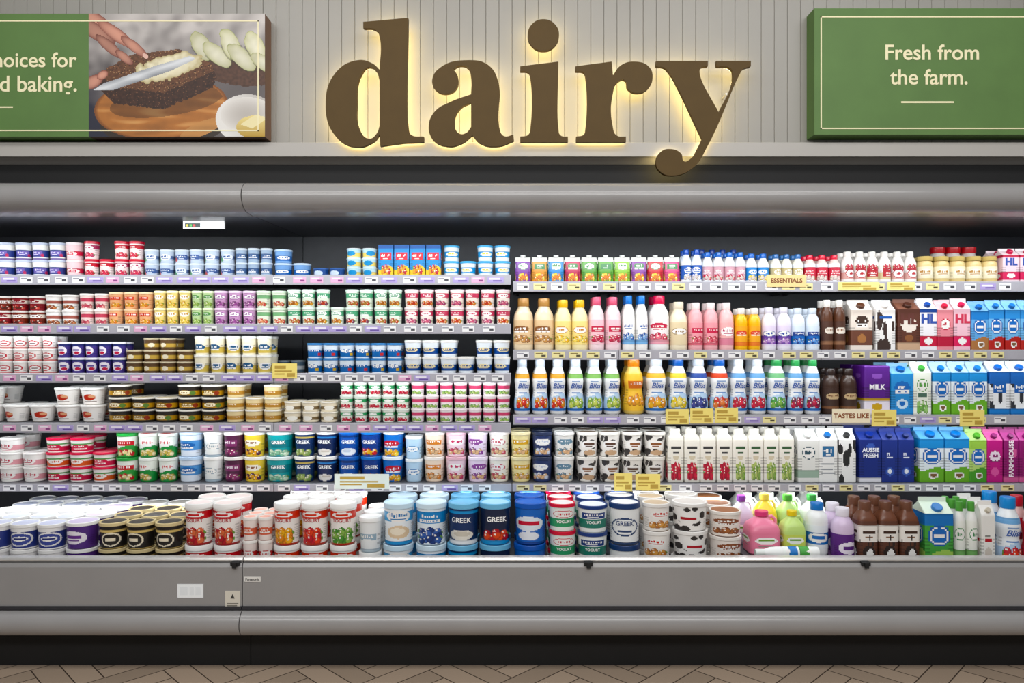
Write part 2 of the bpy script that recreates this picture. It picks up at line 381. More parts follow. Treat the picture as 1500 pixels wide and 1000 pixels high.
run('L3',592,748,6,2,24,2,CUP(A('#e8eef4',b(.2,.6,'#294f93'),*logo(.5,'#294f93','#f3e3b0')),'#ece9e4'),'white cup with royal blue band')
# ---- L4
run('L4',-28,156,5,2,25,2,CUP(A('#f4f0ec',e(-.05,.5,.38,.2,'#c03a2c'),e(.12,.55,.2,.1,'#e8b08a'),r_(-.4,.4,.2,.25,'#8a7a74'),b(0,.06,'#d8cfc8')),'#f4f2ef',None,.74),'wide white tub with red emblem',*T)
run('L4',160,330,5,[3,2,2,3,3],18,2,[CUP(A('#2b2622',b(.2,.62,'#b98d3c'),*logo(.45,'#8a6a2c','#efe3c8',.45,.22),e(.5,.4,.18,.2,c)),'#e7e2d8','#c7b58a',.9) for c in ('#8a3a2a','#5a7a3a')],'black and gold low tub',*T)
run('L4',332,414,3,[3,2,3],18,2,CUP(A('#e6d3a6',b(.25,.6,'#b98a48'),*logo(.48,'#b98a48','#f6efdf')),'#f3efe6','#dcc38e',.9),'amber and cream pot',*D_)
run('L4',416,496,3,2,15,2,CUP(A('#e9dec6',b(.3,.6,'#7e6a4a'),e(0,.45,.4,.25,'#f6f2e8')),'#eee9de','#cdbd98',.92),'cream flat pot',*D_)
run('L4',498,600,5,3,19.5,2,[CUP(A('#e9ece2',b(.55,.85,'#3f9a62'),*fruit(.28,'#d4485a','#c03a4a',sd=q),e(0,.7,.5,.1,W)),'#e7f0e7','#c9505c') for q in (1,5)],'green and red small cup')
run('L4',602,748,7,3,19.5,1,CUP(A('#f1e8ea',b(.55,.85,'#cf5a78'),*fruit(.28,'#7aa860','#a8c46a')),'#f0e6e8'),'pink banded small cup')
# ---- S5
run('S5',-32,70,3,[2,3,2],21,2,CUP(A(W,b(.2,.6,'#e3a4ac'),*logo(.5,'#b9344a',W,.6,.28)),'#f2efec',None,.86),'white tub with pink band',*T)
run('S5',70,171,3,[3,3,2],21,2,[CUP(A('#f1ebe8',b(.12,.5,c),*logo(.45,c,'#f3eeea',.5,.24),b(.62,.74,'#5a9a58')),'#d9415a','#e9838c',.86) for c in ('#c93b56','#d86a4a')],'red-lidded white tub',*T)
run('S5',172,204,1,2,35,2,CUP(A('#e9efe6',w(.5,.08,3,'#3f9a4a'),*logo(.68,'#c8323a'),*fruit(.25,'#c8323a','#e9d8a0')),'#3a9c4c'),'green-lidded tub',*T)
run('S5',204,262,2,2,35,2,CUP(A('#e9efe6',w(.5,.08,3,'#2f8c46'),*logo(.68,'#d23a3e'),*fruit(.25,'#e7d9b0','#c8b060')),'#e9ece6','#c8403f'),'white-lidded green tub',*T)
run('S5',263,298,1,2,36,2,CUP(A('#dfe8f4',b(.3,.75,'#5f97d2'),*logo(.52,'#3a6cb0')),'#bcd2ea'),'light blue tall tub',*T)
run('S5',299,328,1,2,36,2,CUP(A('#eef0ee',*logo(.5,'#9cacb4'),b(0,.1,'#b6c9d6')),'#f4f3f0'),'plain white tall tub',*T)
run('S5',328,358,1,2,36,2,CUP(A('#4e2440',*logo(.64,'#7f3a68','#e9e2e6',.6,.18),*fruit(.25,'#7f3a68','#94406c')),'#efece8'),'dark plum tub',*T)
run('S5',358,390,1,2,36,2,CUP(A('#e6c95c',*logo(.64,'#8a5a3a','#f3efe2'),*fruit(.25,'#5a2a48','#e8a83a')),'#efece8'),'golden yellow tub',*T)
GK=('GREEK',.19,.58,'#f4f4f2')
run('S5',390,431,1,2,36,2,CUP(A('#2f9aa0',b(.4,.76,'#1f7a84'),*fruit(.2,'#c9e2c8','#8ac0a0')),'#dfeaea','#6cbcc0',text=GK),'teal tub',*T,jr=.15)
run('S5',431,463,1,2,36.5,2,CUP(A('#20355f',*fruit(.22,'#7f9a58','#a8b870'),b(.82,.9,'#c9b36a')),'#f0eeea','#3a588c',text=GK),'navy tub with green fruit',*T,jr=.15)
run('S5',463,495,1,2,36.5,2,CUP(A('#1c2a52',e(0,.2,.55,.15,'#e9e6e0'),e(.1,.24,.3,.06,'#cfc8bc'),b(.82,.9,'#4a86c8')),'#f0eeea','#2c6ab0',text=GK),'navy tub with cream swirl',*T,jr=.15)
run('S5',495,528,1,2,36.5,2,CUP(A('#2b55a5',e(0,.22,.55,.17,'#e8eef4'),e(-.1,.26,.3,.07,'#c6d2e2'),b(.85,.95,'#1a3670')),'#2d62b4',text=GK),'blue tub with pale swirl',*T,jr=.15)
run('S5',528,560,1,2,36.5,2,CUP(A('#1f3f8a',*fruit(.24,'#c7363a','#e8b23a')),'#3a74c0','#8db2de',text=GK),'blue tub with red fruit',*T,jr=.15)
run('S5',560,592,1,2,36.5,2,CUP(A('#2f6fc0',*logo(.56,'#c23040','#e9eff5',.65,.18),*fruit(.2,'#f0d060','#e8a83a')),'#e8eef4'),'mid blue tub with white oval',*T)
run('S5',593,620,1,2,33,2,CUP(A('#bcd8ee',*logo(.5,'#4a86bc','#f3f3f3')),'#eef2f4'),'ice blue cup')
for i,(c1,c2,ld,dn) in enumerate([('#f1dcc8','#d88a4a','#f0e9e2','peach patterned cup, white lid'),('#efd3dc','#c8486a','#e6b8c4','pink cup with pink lid'),('#e8d8ea','#8c4a94','#efe2f0','lilac cup'),('#f0ece0','#c65a6a','#efe6e2','ivory cup with rose print'),('#efe0a8','#d8a838','#eee2b8','lemon yellow cup'),('#2f3c66','#c9cfe0','#2c3550','navy cup, dark lid'),('#eceae4','#6a8a9c','#f2f0ec','grey-white cup')]):
    run('S5',621+i*31.5,621+(i+1)*31.5,1,2,36,2,CUP(A(c1,*logo(.68,c2),*fruit(.28,c2,'#e0b890')),ld),dn)
cow=lambda q,cc:A('#f0ece6',s(q,12,.2,'#3a3634'),e(0,.58,.55,.18,W),r_(-.36,.36,.55,.66,cc),r_(-.25,.2,.47,.51,cc),e(.05,.2,.45,.12,'#c9a888'))
run('S5',843,975,4,2,36,2,[CUP(cow(5,'#8a5a3c'),'#efebe4','#6a584a'),CUP(cow(8,'#5a4236'),'#efebe4','#a08a74')],'dark-spotted white tub',*T)
SQ=lambda t1,c1,c2:BOT(A('#f1ede2',r_(-.62,.62,.76,.83,t1),r_(-.4,.4,.68,.71,dk(t1,1.0)),e(0,.56,.4,.05,'#d9cdb4'),*fruit(.3,c1,c2),*fruit(.16,c2,c1,sd=6)),'#efeae0','#f0ece2','tall',(.04,.8),14)
run('S5',976,1070,4,1,77,2,SQ('#3a3a3a','#b8243c','#d84a5a'),'square bottle with red berries',*B_,flat=True)
run('S5',1070,1160,4,1,77,2,SQ('#3a5a3a','#b8c878','#8aaa58'),'square bottle, pale green print',*B_,flat=True)
run('S5',1162,1194,1,1,76,2,CART(A('#e9e9e4',*logo(.7,'#33505c'),b(.1,.3,'#9fb6a4')),'#d9d9d6'),'white carton with sage band',*C_,flat=True)
run('S5',1194,1222,1,1,77,2,CART(A('#f1f1ee',*logo(.72,'#3d6f9a'),r_(-.7,.7,.2,.24,'#8a8f94'),r_(-.7,.5,.3,.33,'#8a8f94'),r_(-.7,.6,.4,.43,'#8a8f94')),'#3b6fae','#f3f2ef'),'plain white carton, blue cap',*C_,flat=True)
run('S5',1223,1249,1,1,77,2,CART(A('#f1f1ee',s(11,6,.35,'#222222')),'#222222','#f3f2ef'),'black patched white carton',*C_,flat=True)
AF=[('AUSSIE',.105,.6,'#eef0f6'),('FRESH',.105,.5,'#eef0f6')]
run('S5',1250,1284,1,1,77,2,CART(A('#27357e',b(0,.12,'#e7e7ee'),e(0,.85,.4,.06,'#4b64b4')),'#2b3a88','#2f3f8c',texts=AF),'navy lettered carton',*C_,flat=True)
run('S5',1286,1334,2,1,77,2,CART(A('#2b3a84',*logo(.65,'#dfe3f0','#2b3a84'),e(0,.25,.5,.1,'#4b64b4'),e(0,.26,.3,.05,'#e9ecf4')),'#27346e','#2f3f8c'),'dark navy carton',*C_,flat=True)
def roundel(top,basec,body='#e9f1f6'):
    return A(body,b(.78,1,top),e(0,.6,.78,.2,'#1f5fae'),e(0,.6,.66,.165,W),e(0,.6,.56,.14,'#2a6cbc'),r_(-.36,.36,.57,.63,W),w(.3,.05,2.5,basec),e(.1,.16,.4,.08,W),e(.1,.16,.25,.05,'#7a5a3a'))
run('S5',1336,1411,2,1,78,2,CART(roundel('#3d8fd0','#6fae3e'),'#2a72bc','#6fb0e0'),'blue roundel carton, green base',*C_,flat=True)
run('S5',1411,1438,1,1,76,2,CART(roundel('#9cc85a','#4f9a3a','#b8d880'),'#57a03c','#b6d88a'),'lime green carton',*C_,flat=True)
run('S5',1438,1462,1,1,76,2,CART(A('#c23a86',*logo(.6,'#f1e3ee','#8a2a6a',.7,.14),e(0,.25,.5,.1,'#e06aa8')),'#8a2a6a','#d86aa4'),'magenta carton',*C_,flat=True)
run('S5',1463,1530,3,1,76,2,CART(A('#8f2a6c',b(0,.15,'#d46a9c'),e(.5,.7,.3,.1,'#d46a9c')),'#7a2260','#b04a8c',text=('FARMHOUSE',.16,.45,'#f4e6ee',.03,0,pi/2)),'plum lettered carton',*C_,flat=True)
# ---- R1
for i,(c,dn) in enumerate([('#7a3f9a','violet pouch'),('#d8913a','orange pouch'),('#3f8ac8','blue pouch'),('#b83a5a','crimson pouch'),('#5a9a40','leaf green pouch'),('#5a9c3a','green pouch with yellow print'),('#8fbf4a','lime pouch'),('#8a4a9a','purple pouch'),('#c93a44','red pouch'),('#d85a8a','pink pouch')]):
    run('R1',754+i*24.2,754+(i+1)*24.2,1,1,42,2,POUCH(A(c,b(.84,1,'#e8e6e0'),*logo(.66,'#2f7a3c','#e9f2e0',.7,.13),*fruit(.28,'#f0d060','#e8843a')),'#f0f0ee'),dn,'yogurt_pouch','pouch',flat=True)
SB=lambda l1_,l2_:A('#eef0f4',b(.1,.8,l1_),*logo(.55,l1_),*fruit(.24,l2_,'#d8c8c0'))
run('R1',997,1028,2,1,50,2,BOT(SB('#2a5fb8','#e9e4f4'),'#2452b0','#dfe8f4','std',(.06,.66)),'tall navy-capped small bottle',*B_)
run('R1',1028,1092,4,1,46,2,BOT(SB('#d8a9b4','#d8475c'),'#2d6ac4','#f2f0ee','std',(.06,.66)),'blue-capped bottle, pink label',*B_)
run('R1',1092,1126,2,1,44,2,BOT(SB('#3f8ed4','#f0d460'),'#2d6ac4','#f2f0ee','std',(.06,.66)),'blue-capped bottle, blue label',*B_)
run('R1',1028,1092,4,1,54,1,BOT(SB('#1f4a9c','#c9d8ef'),'#1d3f94','#c9d8ef','std',(.06,.66)),'rear dark blue bottle',*B_,row0=2)
run('R1',1128,1176,3,1,43,2,BOT(SB('#c9b88a','#b8864a'),'#3f6ea8','#efe9da','std',(.06,.66)),'cream small bottle',*B_)
run('R1',1177,1230,3,1,42,2,BOT(SB('#d04858','#f0d0c8'),'#d8384a','#eacfc8','std',(.06,.7)),'red-capped small bottle',*B_)
run('R1',1231,1341,6,1,47,2,[BOT(A('#f1ece8',b(.12,.5,c),*logo(.42,'#b8343c',W,.6,.22),*fruit(.75,'#c8485a','#b8343c')),'#efe9e2','#f0ece6','std',(.06,.66)) for c in ('#d8a8a0','#d8c49c')],'white bottle with red print',*B_)
run('R1',1342,1460,5,1,40,2,BOT(A('#f0e6c8',*logo(.5,'#b98a48','#f6efdc',.6,.3)),'#c8b070','#dcc48c','jar',(.2,.62),2),'jar with gold lid','dessert_jar','jar')
run('R1',1390,1460,3,1,60,1,BOT(A('#efe6e2',b(.1,.5,'#c84a4a')),'#c83a3e','#e9ddd8','jar',(.2,.62),2),'rear red-lidded tall jar','dessert_jar','jar',row0=2)
HL=lambda c:('HL',.27,.6,c,.05)
run('R1',1461,1535,3,1,52,2,CART(A('#f0d5dc',b(.15,.42,'#d8486a'),e(0,.28,.5,.08,W),b(.9,1,'#c0284a')),'#d23a5a','#f0dde0',HL('#2a4a9c')),'pink lettered carton',*C_,flat=True)
# ---- R2
run('R2',752,812,2,1,76,2,BOT(A('#e2c49c',*logo(.62,'#8a5a34'),*fruit(.25,'#a8744a','#c8945a')),'#b88a54','#ecd8b8'),'tan milk bottle',*B_)
run('R2',812,862,2,1,74,2,BOT(A('#f2dc92',*logo(.62,'#c8862c'),*fruit(.25,'#e8b43c','#f2d670')),'#e8b83a','#f4e4b4'),'pale yellow milk bottle',*B_)
run('R2',862,910,2,1,78,2,BOT(A('#efc4cc',*logo(.62,'#c63a54'),*fruit(.25,'#d8707e','#c63a54')),'#d86a82','#f4dadd'),'rose milk bottle',*B_)
run('R2',911,949,2,1,80,2,BOT(A('#f1efec',*logo(.68,'#2d5ca8'),*fruit(.3,'#2d5ca8','#8ab0dc'),b(0,.15,'#7fb0dc')),'#3a78c8','#f2f0ed'),'white bottle with blue cap',*B_)
run('R2',949,980,1,1,80,2,BOT(A('#f1e9ea',*logo(.68,'#c63a54'),*fruit(.3,'#c63a54','#e7808e'),b(0,.15,'#e7a4b0')),'#d83a5a','#f4efee'),'white bottle with pink cap',*B_)
run('R2',980,1007,1,1,71,2,BOT(A('#e2d0ac',*logo(.6,'#8a6a3a')),'#e8ddc6','#ecdfc4'),'cream flavoured bottle',*B_)
run('R2',1007,1074,3,1,70,2,[BOT(A('#e9a0a8',*logo(.66,'#c63a54'),*fruit(.26,'#c8485a','#e27a86'),b(0,.1,'#d8707e')),'#efe0de','#ecb0b4','fat'),BOT(A('#ecb4b4',*logo(.6,'#b83a64',W,.7,.2),b(0,.3,'#d8889a')),'#efe0de','#eebcbc','fat')],'pink milk bottle',*B_)
run('R2',1075,1114,2,1,62,2,BOT(A('#f0a82c',*logo(.62,'#d8482c','#f6ead0'),b(.0,.2,'#e2782a')),'#eeeae4','#f2b84a','fat'),'orange bottle',*B_)
run('R2',1115,1158,2,1,63,2,BOT(A('#e4d8ec',b(.06,.5,'#6a4a9c'),*logo(.6,'#2f4f9c'),*fruit(.25,'#8a5ab0','#b890c8')),'#e4e0ec','#e9e4ee','fat'),'purple label bottle',*B_)
run('R2',1158,1200,2,1,62,2,BOT(A('#dbe6f2',b(.06,.5,'#2f6fc0'),*logo(.6,'#1f3f8a'),*fruit(.25,'#1f3f8a','#6a9ad8')),'#dce6f2','#e2eaf4','fat'),'blue label bottle',*B_)
run('R2',1202,1238,2,1,74,2,BOT(A('#4a2c20',*logo(.6,'#8a6248','#e9dfd2'),b(0,.15,'#8a6248')),'#efe9e2','#5a3828','fat'),'chocolate brown bottle',*B_)
run('R2',1239,1272,1,1,74,2,CART(A('#e9ddd2',b(.15,.5,'#6a4030'),*logo(.7,'#3a2418'),e(0,.3,.4,.1,'#a8744a')),'#5a3828','#f0e9e2'),'cream and brown carton',*C_,flat=True)
run('R2',1275,1305,1,1,74,2,CART(A('#f2efec',s(21,9,.3,'#3a2a24'),r_(-.6,.6,.78,.86,'#2d5ca8')),'#efeae6','#f3f0ee'),'brown patched carton',*C_,flat=True)
run('R2',1306,1340,1,1,75,2,CART(A('#5a3226',e(0,.62,.7,.17,'#efe4da'),b(0,.2,'#c8a88c'),e(0,.3,.4,.08,'#8a5a3c')),'#4a2a20','#7a5040',HL('#5a2a22')),'brown lettered carton',*C_,flat=True)
run('R2',1340,1366,1,1,76,2,CART(A('#f1eef2',b(.1,.35,'#c6324a'),e(0,.23,.5,.08,W),b(.9,1,'#2d4f9c')),'#2d4f9c','#f2f0f2',HL('#2a4a9c')),'white lettered carton, red base',*C_,flat=True)
run('R2',1366,1390,1,1,74,2,CART(A('#e4939c',b(.1,.35,'#b82c44'),*logo(.65,'#b82c44')),'#c8344c','#efc0c4'),'coral carton',*C_,flat=True)
run('R2',1390,1415,1,1,76,2,CART(A('#f0c4d0',b(.1,.35,'#d8486a'),e(0,.23,.5,.08,W)),'#d23a5a','#f0dde0',HL('#c02a4a')),'pink lettered carton, red letters',*C_,flat=True)
run('R2',1415,1441,1,1,72,2,CART(roundel('#3d7fc4','#a8744a','#6fa8dc'),'#2d6ab4','#7fb4e0'),'blue carton, tan base',*C_,flat=True)
run('R2',1441,1535,4,1,74,2,CART(roundel('#4a8fd0','#b0302c','#7ab4e0'),'#2a72bc','#8cc0e6'),'blue roundel carton, red base',*C_,flat=True)
# ---- R3
BL=('Bliss',.125,.5,'#2b58a8',.02,.3)
def bliss(c1,c2,cap,base='#f2f3f4',band='#7fb2e0'): return BOT(A(base,b(.86,1,band),w(.42,.05,3,'#b9d3ec'),r_(-.35,.3,.78,.81,'#8aa4c8'),r_(-.45,.4,.47,.5,'#6a8cc0'),*fruit(.24,c1,c2,sd=3),b(.0,.06,'#3f74b8')),cap,base,'wais',(.06,.72),2,BL)
run('R3',752,830,3,1,82,2,bliss('#e2902a','#d8463a','#dce6f2',band='#f0b45a'),'script bottle, orange band',*B_,jr=.2)
run('R3',830,910,3,1,82,2,bliss('#8ab04a','#c8d46a','#dce6f2',band='#8cc06a'),'script bottle, lime band',*B_,jr=.2)
run('R3',911,944,1,1,82,2,BOT(A('#f4c45a',*logo(.7,'#d8702a'),*fruit(.3,'#e2902a','#f0a83a')),'#e88a2a','#f2cf7a','wais',(.06,.72)),'orange-capped drink bottle',*B_)
run('R3',944,978,1,1,83,2,bliss('#e2902a','#f0b84a','#dce6f2',band='#f0c05a'),'script bottle with orange fruit',*B_,jr=.2)
run('R3',978,1008,1,1,83,2,bliss('#e8c83a','#f2de7a','#2d62b4',band='#f0d860'),'script bottle with yellow fruit',*B_,jr=.2)
run('R3',1008,1038,1,1,83,2,bliss('#2f3c7a','#51569c','#dce6f2',band='#3f5aa4'),'script bottle with blueberries',*B_,jr=.2)
run('R3',1038,1068,1,1,83,2,bliss('#d8463a','#e88a5a','#2d62b4',band='#e0604a'),'script bottle, red and orange',*B_,jr=.2)
run('R3',1068,1122,2,1,83,2,bliss('#b8243c','#d84a5a','#e4ecf4'),'script bottle with red berries',*B_,jr=.2)
run('R3',1122,1152,1,1,83,2,bliss('#4f9a4a','#86b85a','#3f9a58',band='#7fc08a'),'script bottle with green print',*B_,jr=.2)
run('R3',1152,1202,2,1,83,2,bliss('#7a2a4c','#c0324e','#3f9a58'),'green-capped script bottle, dark berries',*B_,jr=.2)
run('R3',1204,1254,2,1,66,2,BOT(A('#3a241c',*logo(.6,'#7a5238','#c9b08a'),b(0,.12,'#7a5238')),'#2a1c18','#3d2a22','fat'),'dark coffee bottle',*B_)
run('R3',1256,1295,1,1,70,2,CART(A('#5b2d86',b(0,.3,'#e9e2ee'),b(.3,.34,'#c9a23a'),e(0,.8,.4,.06,'#8a5ab4'),e(0,.16,.4,.07,'#c9a23a')),None,'#6a3a94',('MILK',.15,.56,'#f4f0f6',.03),False),'purple lettered carton',*C_,flat=True)
run('R3',1296,1330,1,1,74,2,CART(A('#4a94d4',*logo(.64,'#2a6cbc',W,.7,.16),e(0,.25,.5,.12,'#cfe6f6'),e(0,.27,.3,.06,'#2a6cbc')),'#2d6ab4','#8cc0e6'),'sky blue carton',*C_,flat=True)
run('R3',1331,1358,1,1,76,2,CART(A('#eef2e6',*logo(.7,'#5a9a4a'),r_(-.5,.5,.42,.5,'#4a6a5a'),*fruit(.2,'#9cc47a','#7ab05a')),'#4a9a48','#f1f3ec'),'white and green carton',*C_,flat=True)
run('R3',1359,1439,3,1,76,2,CART(roundel('#3d8fd0','#6fae3e'),'#2a72bc','#b8d8ee'),'blue roundel carton, green base',*C_,flat=True)
run('R3',1440,1532,3,1,77,2,CART(A('#f0f2f4',s(31,5,.26,'#2a2c34'),b(.72,1,'#2f64ae'),*logo(.62,'#2f64ae'),b(0,.14,'#3f7fc4')),'#2d62b4','#dfe9f3'),'white carton with dark patches',*C_,flat=True)
# ---- well
run('WA',-64,98,4,2,37,5,[CUP(A('#f1efee',b(.1,.82,'#3a4586'),e(0,.48,.66,.32,'#f1efee'),e(0,.48,.56,.26,c),e(0,.5,.42,.11,W),r_(-.3,.3,.47,.54,'#2f3a78')),'#f3f2f0','#c9cce0',.88) for c in ('#48549a','#5a4a9a')],'white-lidded navy tub',*T)
run('WA',99,145,1,2,38,4,CUP(A('#55377e',e(0,.5,.65,.28,'#efeaf2'),r_(-.4,.4,.46,.6,'#6a3a8c'),r_(-.3,.3,.36,.41,'#6a3a8c')),'#f3f2f0','#cfc2da',.88),'purple tub with white oval',*T)
run('WA',146,270,3,2,38,3,CUP(A('#1f1c1a',b(.72,.84,'#d8bd7a'),e(0,.42,.5,.3,'#efe4cc'),e(0,.42,.42,.24,'#1f1c1a'),r_(-.25,.25,.36,.48,'#efe4cc'),b(0,.05,'#d8bd7a')),'#d9c79a','#3a342e',.88),'black tub with gold rim',*T)
run('WA',146,270,3,2,38,1,CUP(A('#f1efee',*logo(.48,'#8a7a6a')),'#f3f2f0','#dcd6cc',.88),'rear white-lidded tub',*T,row0=3)
FT=lambda c1,c2,bar:A('#f4efea',b(.74,.94,bar),e(0,.84,.55,.07,W),r_(-.34,.34,.82,.86,bar),*fruit(.36,c1,c2),*fruit(.2,c2,c1,sd=5),b(0,.06,bar))
YG=('YOGURT',.12,.6,'#b02a34')
run('WB',272,355,2,2,60,2,CUP(FT('#b8343c','#e07a5a','#c83a3e'),'#f3f1ee','#e6d6d2',.87,YG),'white tub, red bar and fruit',*T,jr=.2)
run('WB',356,400,2,3,34,3,[CUP(A('#f0e2dc',b(.3,.6,c),*logo(.5,c)),'#f1ede8','#e9b0a0') for c in ('#d8705a','#c84a4a')],'small coral banded cup')
run('WB',401,441,1,2,60,3,CUP(FT('#e68a2a','#f0b44a','#d8483a'),'#f3f1ee',None,.87,YG),'white tub with orange fruit',*T,jr=.2)
run('WB',441,482,1,2,60,3,CUP(FT('#c8303c','#e45a4a','#d8483a'),'#f3f1ee',None,.87,YG),'white tub with strawberry print',*T,jr=.2)
run('WB',482,523,1,2,60,3,CUP(FT('#4f8f3c','#8cb45a','#d8483a'),'#f3f1ee',None,.87,YG),'white tub with green leaves',*T,jr=.2)
run('WB',525,560,1,2,50,3,CUP(A('#eef0f0',*logo(.5,'#9cb4c4'),b(0,.1,'#c4d4de')),'#f2f2f0'),'plain pale cup')
run('WB',561,607,1,2,60,2,CUP(A('#eef3f6',b(.66,.92,'#5aa6d8'),*logo(.79,'#3a7cb8'),e(0,.36,.55,.18,'#e0c8a8'),e(-.05,.38,.35,.1,'#f3e8d4'),b(0,.12,'#3f94d0')),'#cfe6f4',None,.9),'pale blue lidded tub',*T,jr=.2)
run('WB',608,655,1,2,60,2,CUP(A('#e6eff6',b(.6,.92,'#2f86c8'),*logo(.76,'#2f86c8'),*fruit(.34,'#28407c','#4a6ab0'),*fruit(.2,'#4a6ab0','#28407c',sd=4)),'#d8ebf6',None,.9),'blue and white tub, blueberries',*T,jr=.2)
run('WB',655,702,1,2,60,2,CUP(A('#1f3560',b(0,.14,'#e9eef2'),e(0,.28,.6,.14,'#e6e2d8'),e(.05,.31,.4,.07,'#cfc8ba'),b(.86,.95,'#3f94d0')),'#7fc0e4',None,.9,('GREEK',.17,.6,'#f3f3f1')),'navy tub with pale blue lid',*T,jr=.15)
run('WB',702,750,1,2,60,2,CUP(A('#1a2440',b(0,.14,'#3f94d0'),*fruit(.3,'#b8343c','#e0604a')),'#7fc0e4','#a8d6ee',.9,('GREEK',.17,.62,'#f3f3f1')),'dark tub with red berries',*T,jr=.15)
run('WB',752,801,1,2,60,2,CUP(A('#3f6fc0',e(0,.58,.7,.2,'#e4ecf6'),r_(-.5,.5,.53,.66,'#c83448'),e(0,.25,.5,.12,'#e9eef6'),b(0,.1,'#2a4f9c')),'#2f5fb8','#3a6cc4',.9),'royal blue pail',*T,jr=.2)
run('WB',803,844,1,3,40,3,CUP(A('#eef2ec',b(.2,.55,'#3f9a6a'),*logo(.72,'#c8323e')),'#d8384a','#e9e4e2',.9,('YOGURT',.14,.36,'#f6f6f2')),'red-rimmed tub',*T,jr=.2)
run('WB',845,891,1,3,39,3,CUP(A('#eef2f0',b(.2,.58,'#2f7a6a'),*logo(.72,'#28407c')),'#28407c','#e4e8ec',.9,('YOGURT',.14,.38,'#f6f6f2')),'navy-rimmed tub',*T,jr=.2)
run('WB',891,939,1,2,60,2,CUP(A('#eef0f0',e(0,.5,.66,.25,'#31476e'),e(0,.5,.58,.21,'#eef0f0'),r_(-.3,.3,.36,.4,'#31476e'),b(0,.1,'#31476e')),'#27406e','#eaeaea',.9,('GREEK',.15,.52,'#27406e')),'white tub with navy lid',*T,jr=.2)
run('WB',940,982,1,3,40,3,CUP(A('#efebe6',*fruit(.3,'#b87a4a','#d8a060'),*logo(.7,'#c83a3a')),'#efece8','#c9b49c',.9),'white tub with food picture',*T)
run('WB',983,1036,1,3,40,2,CUP(A('#f3f1ee',s(44,13,.2,'#2f2c2c'),e(0,.5,.5,.2,W),r_(-.32,.32,.46,.58,'#b02a34')),'#f2f0ed','#d8d2cc',.9),'large black-spotted tub',*T)
run('WB',1037,1086,1,3,36,3,CUP(A('#efe6de',*fruit(.3,'#8a5238','#a86a44'),*logo(.68,'#8a5238')),'#efe9e2','#9c6a4c',.9),'brown print tub',*T)
JL=lambda c:A(c,e(0,.6,.7,.25,W),r_(-.45,.45,.56,.7,'#6a9a3a'),r_(-.5,.5,.16,.24,'#8a8a80'))
run('WD',1092,1140,1,1,60,1,JUG('#e88aa4','#e25a86',JL('#e88aa4')),'pink milk jug','milk_jug','jug',off=.065,jr=.1)
run('WD',1143,1178,1,1,62,1,JUG('#c2dc86','#e9cf4a',JL('#c8d46a')),'pale green jug, yellow cap','milk_jug','jug',off=.065,jr=.1)
run('WD',1070,1102,1,1,68,1,JUG('#dcd0e4','#8a4aa0',JL('#d0c0d8')),'lilac jug with purple cap','milk_jug','jug',off=.245,jr=.1)
run('WD',1102,1136,1,1,70,1,JUG('#efd75a','#f0dc6a',JL('#efd75a')),'yellow milk jug','milk_jug','jug',off=.245,jr=.1)
run('WD',1136,1170,1,1,69,1,JUG('#b8d88a','#5aa848',JL('#9cc86a')),'green milk jug','milk_jug','jug',off=.245,jr=.1)
run('WD',1172,1206,1,1,69,1,JUG('#eef0ea','#4aa050',JL('#cfe6cc')),'white jug with green cap','milk_jug','jug',off=.245,jr=.1)
run('WD',1078,1206,4,1,63,2,JUG('#eef0ea','#e8e6de',JL('#dce6d4')),'rear white milk jug','milk_jug','jug',off=.36,jr=.1)
run('WD',1181,1213,1,1,74,1,BOT(A('#e9eef2',b(.2,.7,'#2f6fb8'),e(0,.48,.65,.2,W),r_(-.4,.4,.42,.55,'#2f6fb8')),'#2f78c4','#eef0f0','fat'),'white bottle with blue label',*B_,off=.065)
run('WC',1217,1250,1,1,86,2,BOT(A('#5a2d7a',e(0,.5,.65,.22,'#efe6f2'),r_(-.4,.4,.44,.56,'#5a2d7a'),b(0,.15,'#b890c8')),'#e6e0ea','#d8c4de','fat'),'purple wrapped bottle',*B_)
run('WC',1251,1342,3,1,96,2,BOT(A('#5a3526',b(.5,.9,'#f0ebe4'),r_(-.6,.6,.7,.78,'#3a2418'),r_(-.4,.4,.6,.64,'#8a6a54'),e(0,.25,.6,.16,'#2a1c16'),e(.1,.22,.35,.1,W),s(9,4,.14,'#2a1c16')),'#6a4636','#6d4432','fat',(.1,.72),5),'chocolate milk bottle',*B_,flat=True)
run('WC',1343,1386,1,1,100,1,CART(roundel('#2f78c0','#a8cf6a','#4fa04a'),'#2f78c0','#dfeedd'),'green and blue carton',*C_,flat=True)
run('WC',1397,1430,2,1,97,3,BOT(A('#eef0e8',b(0,.3,'#7ab06a'),*logo(.68,'#4a8a5a')),'#5aa04a','#f1f2ee','fat',(.1,.72)),'slim white bottle, green base',*B_)
run('WC',1431,1452,1,1,98,3,CART(A('#f1efea',r_(-.5,.5,.5,.56,'#b8343c'),r_(-.5,.3,.6,.63,'#8a8a84'),e(0,.3,.5,.1,'#d8cfc4'),b(0,.1,'#d8cfc4')),'#c8bfae','#f2f0ec'),'white carton with red mark',*C_,flat=True)
run('WC',1456,1494,1,1,101,2,bliss('#c8303c','#e4584a','#2f8ad0','#eef3f6'),'script bottle with strawberries',*B_,jr=.1)
run('WC',1496,1560,2,1,97,2,BOT(A('#c83a44',e(0,.55,.65,.22,'#f2e8e4'),r_(-.4,.4,.48,.62,'#8a1f2c')),'#b82c3a','#e9c4c0','wais',(.06,.68)),'red wrapped bottle',*B_)
lr=.025; lh=.27
o=thing('milk_bottle',uniq('white bottle with green and blue label lying on its side before the jugs'),'bottle',(WX(1196,.1),.0865,.4665+lr))
o.rotation_euler=(0,-pi/2,0)
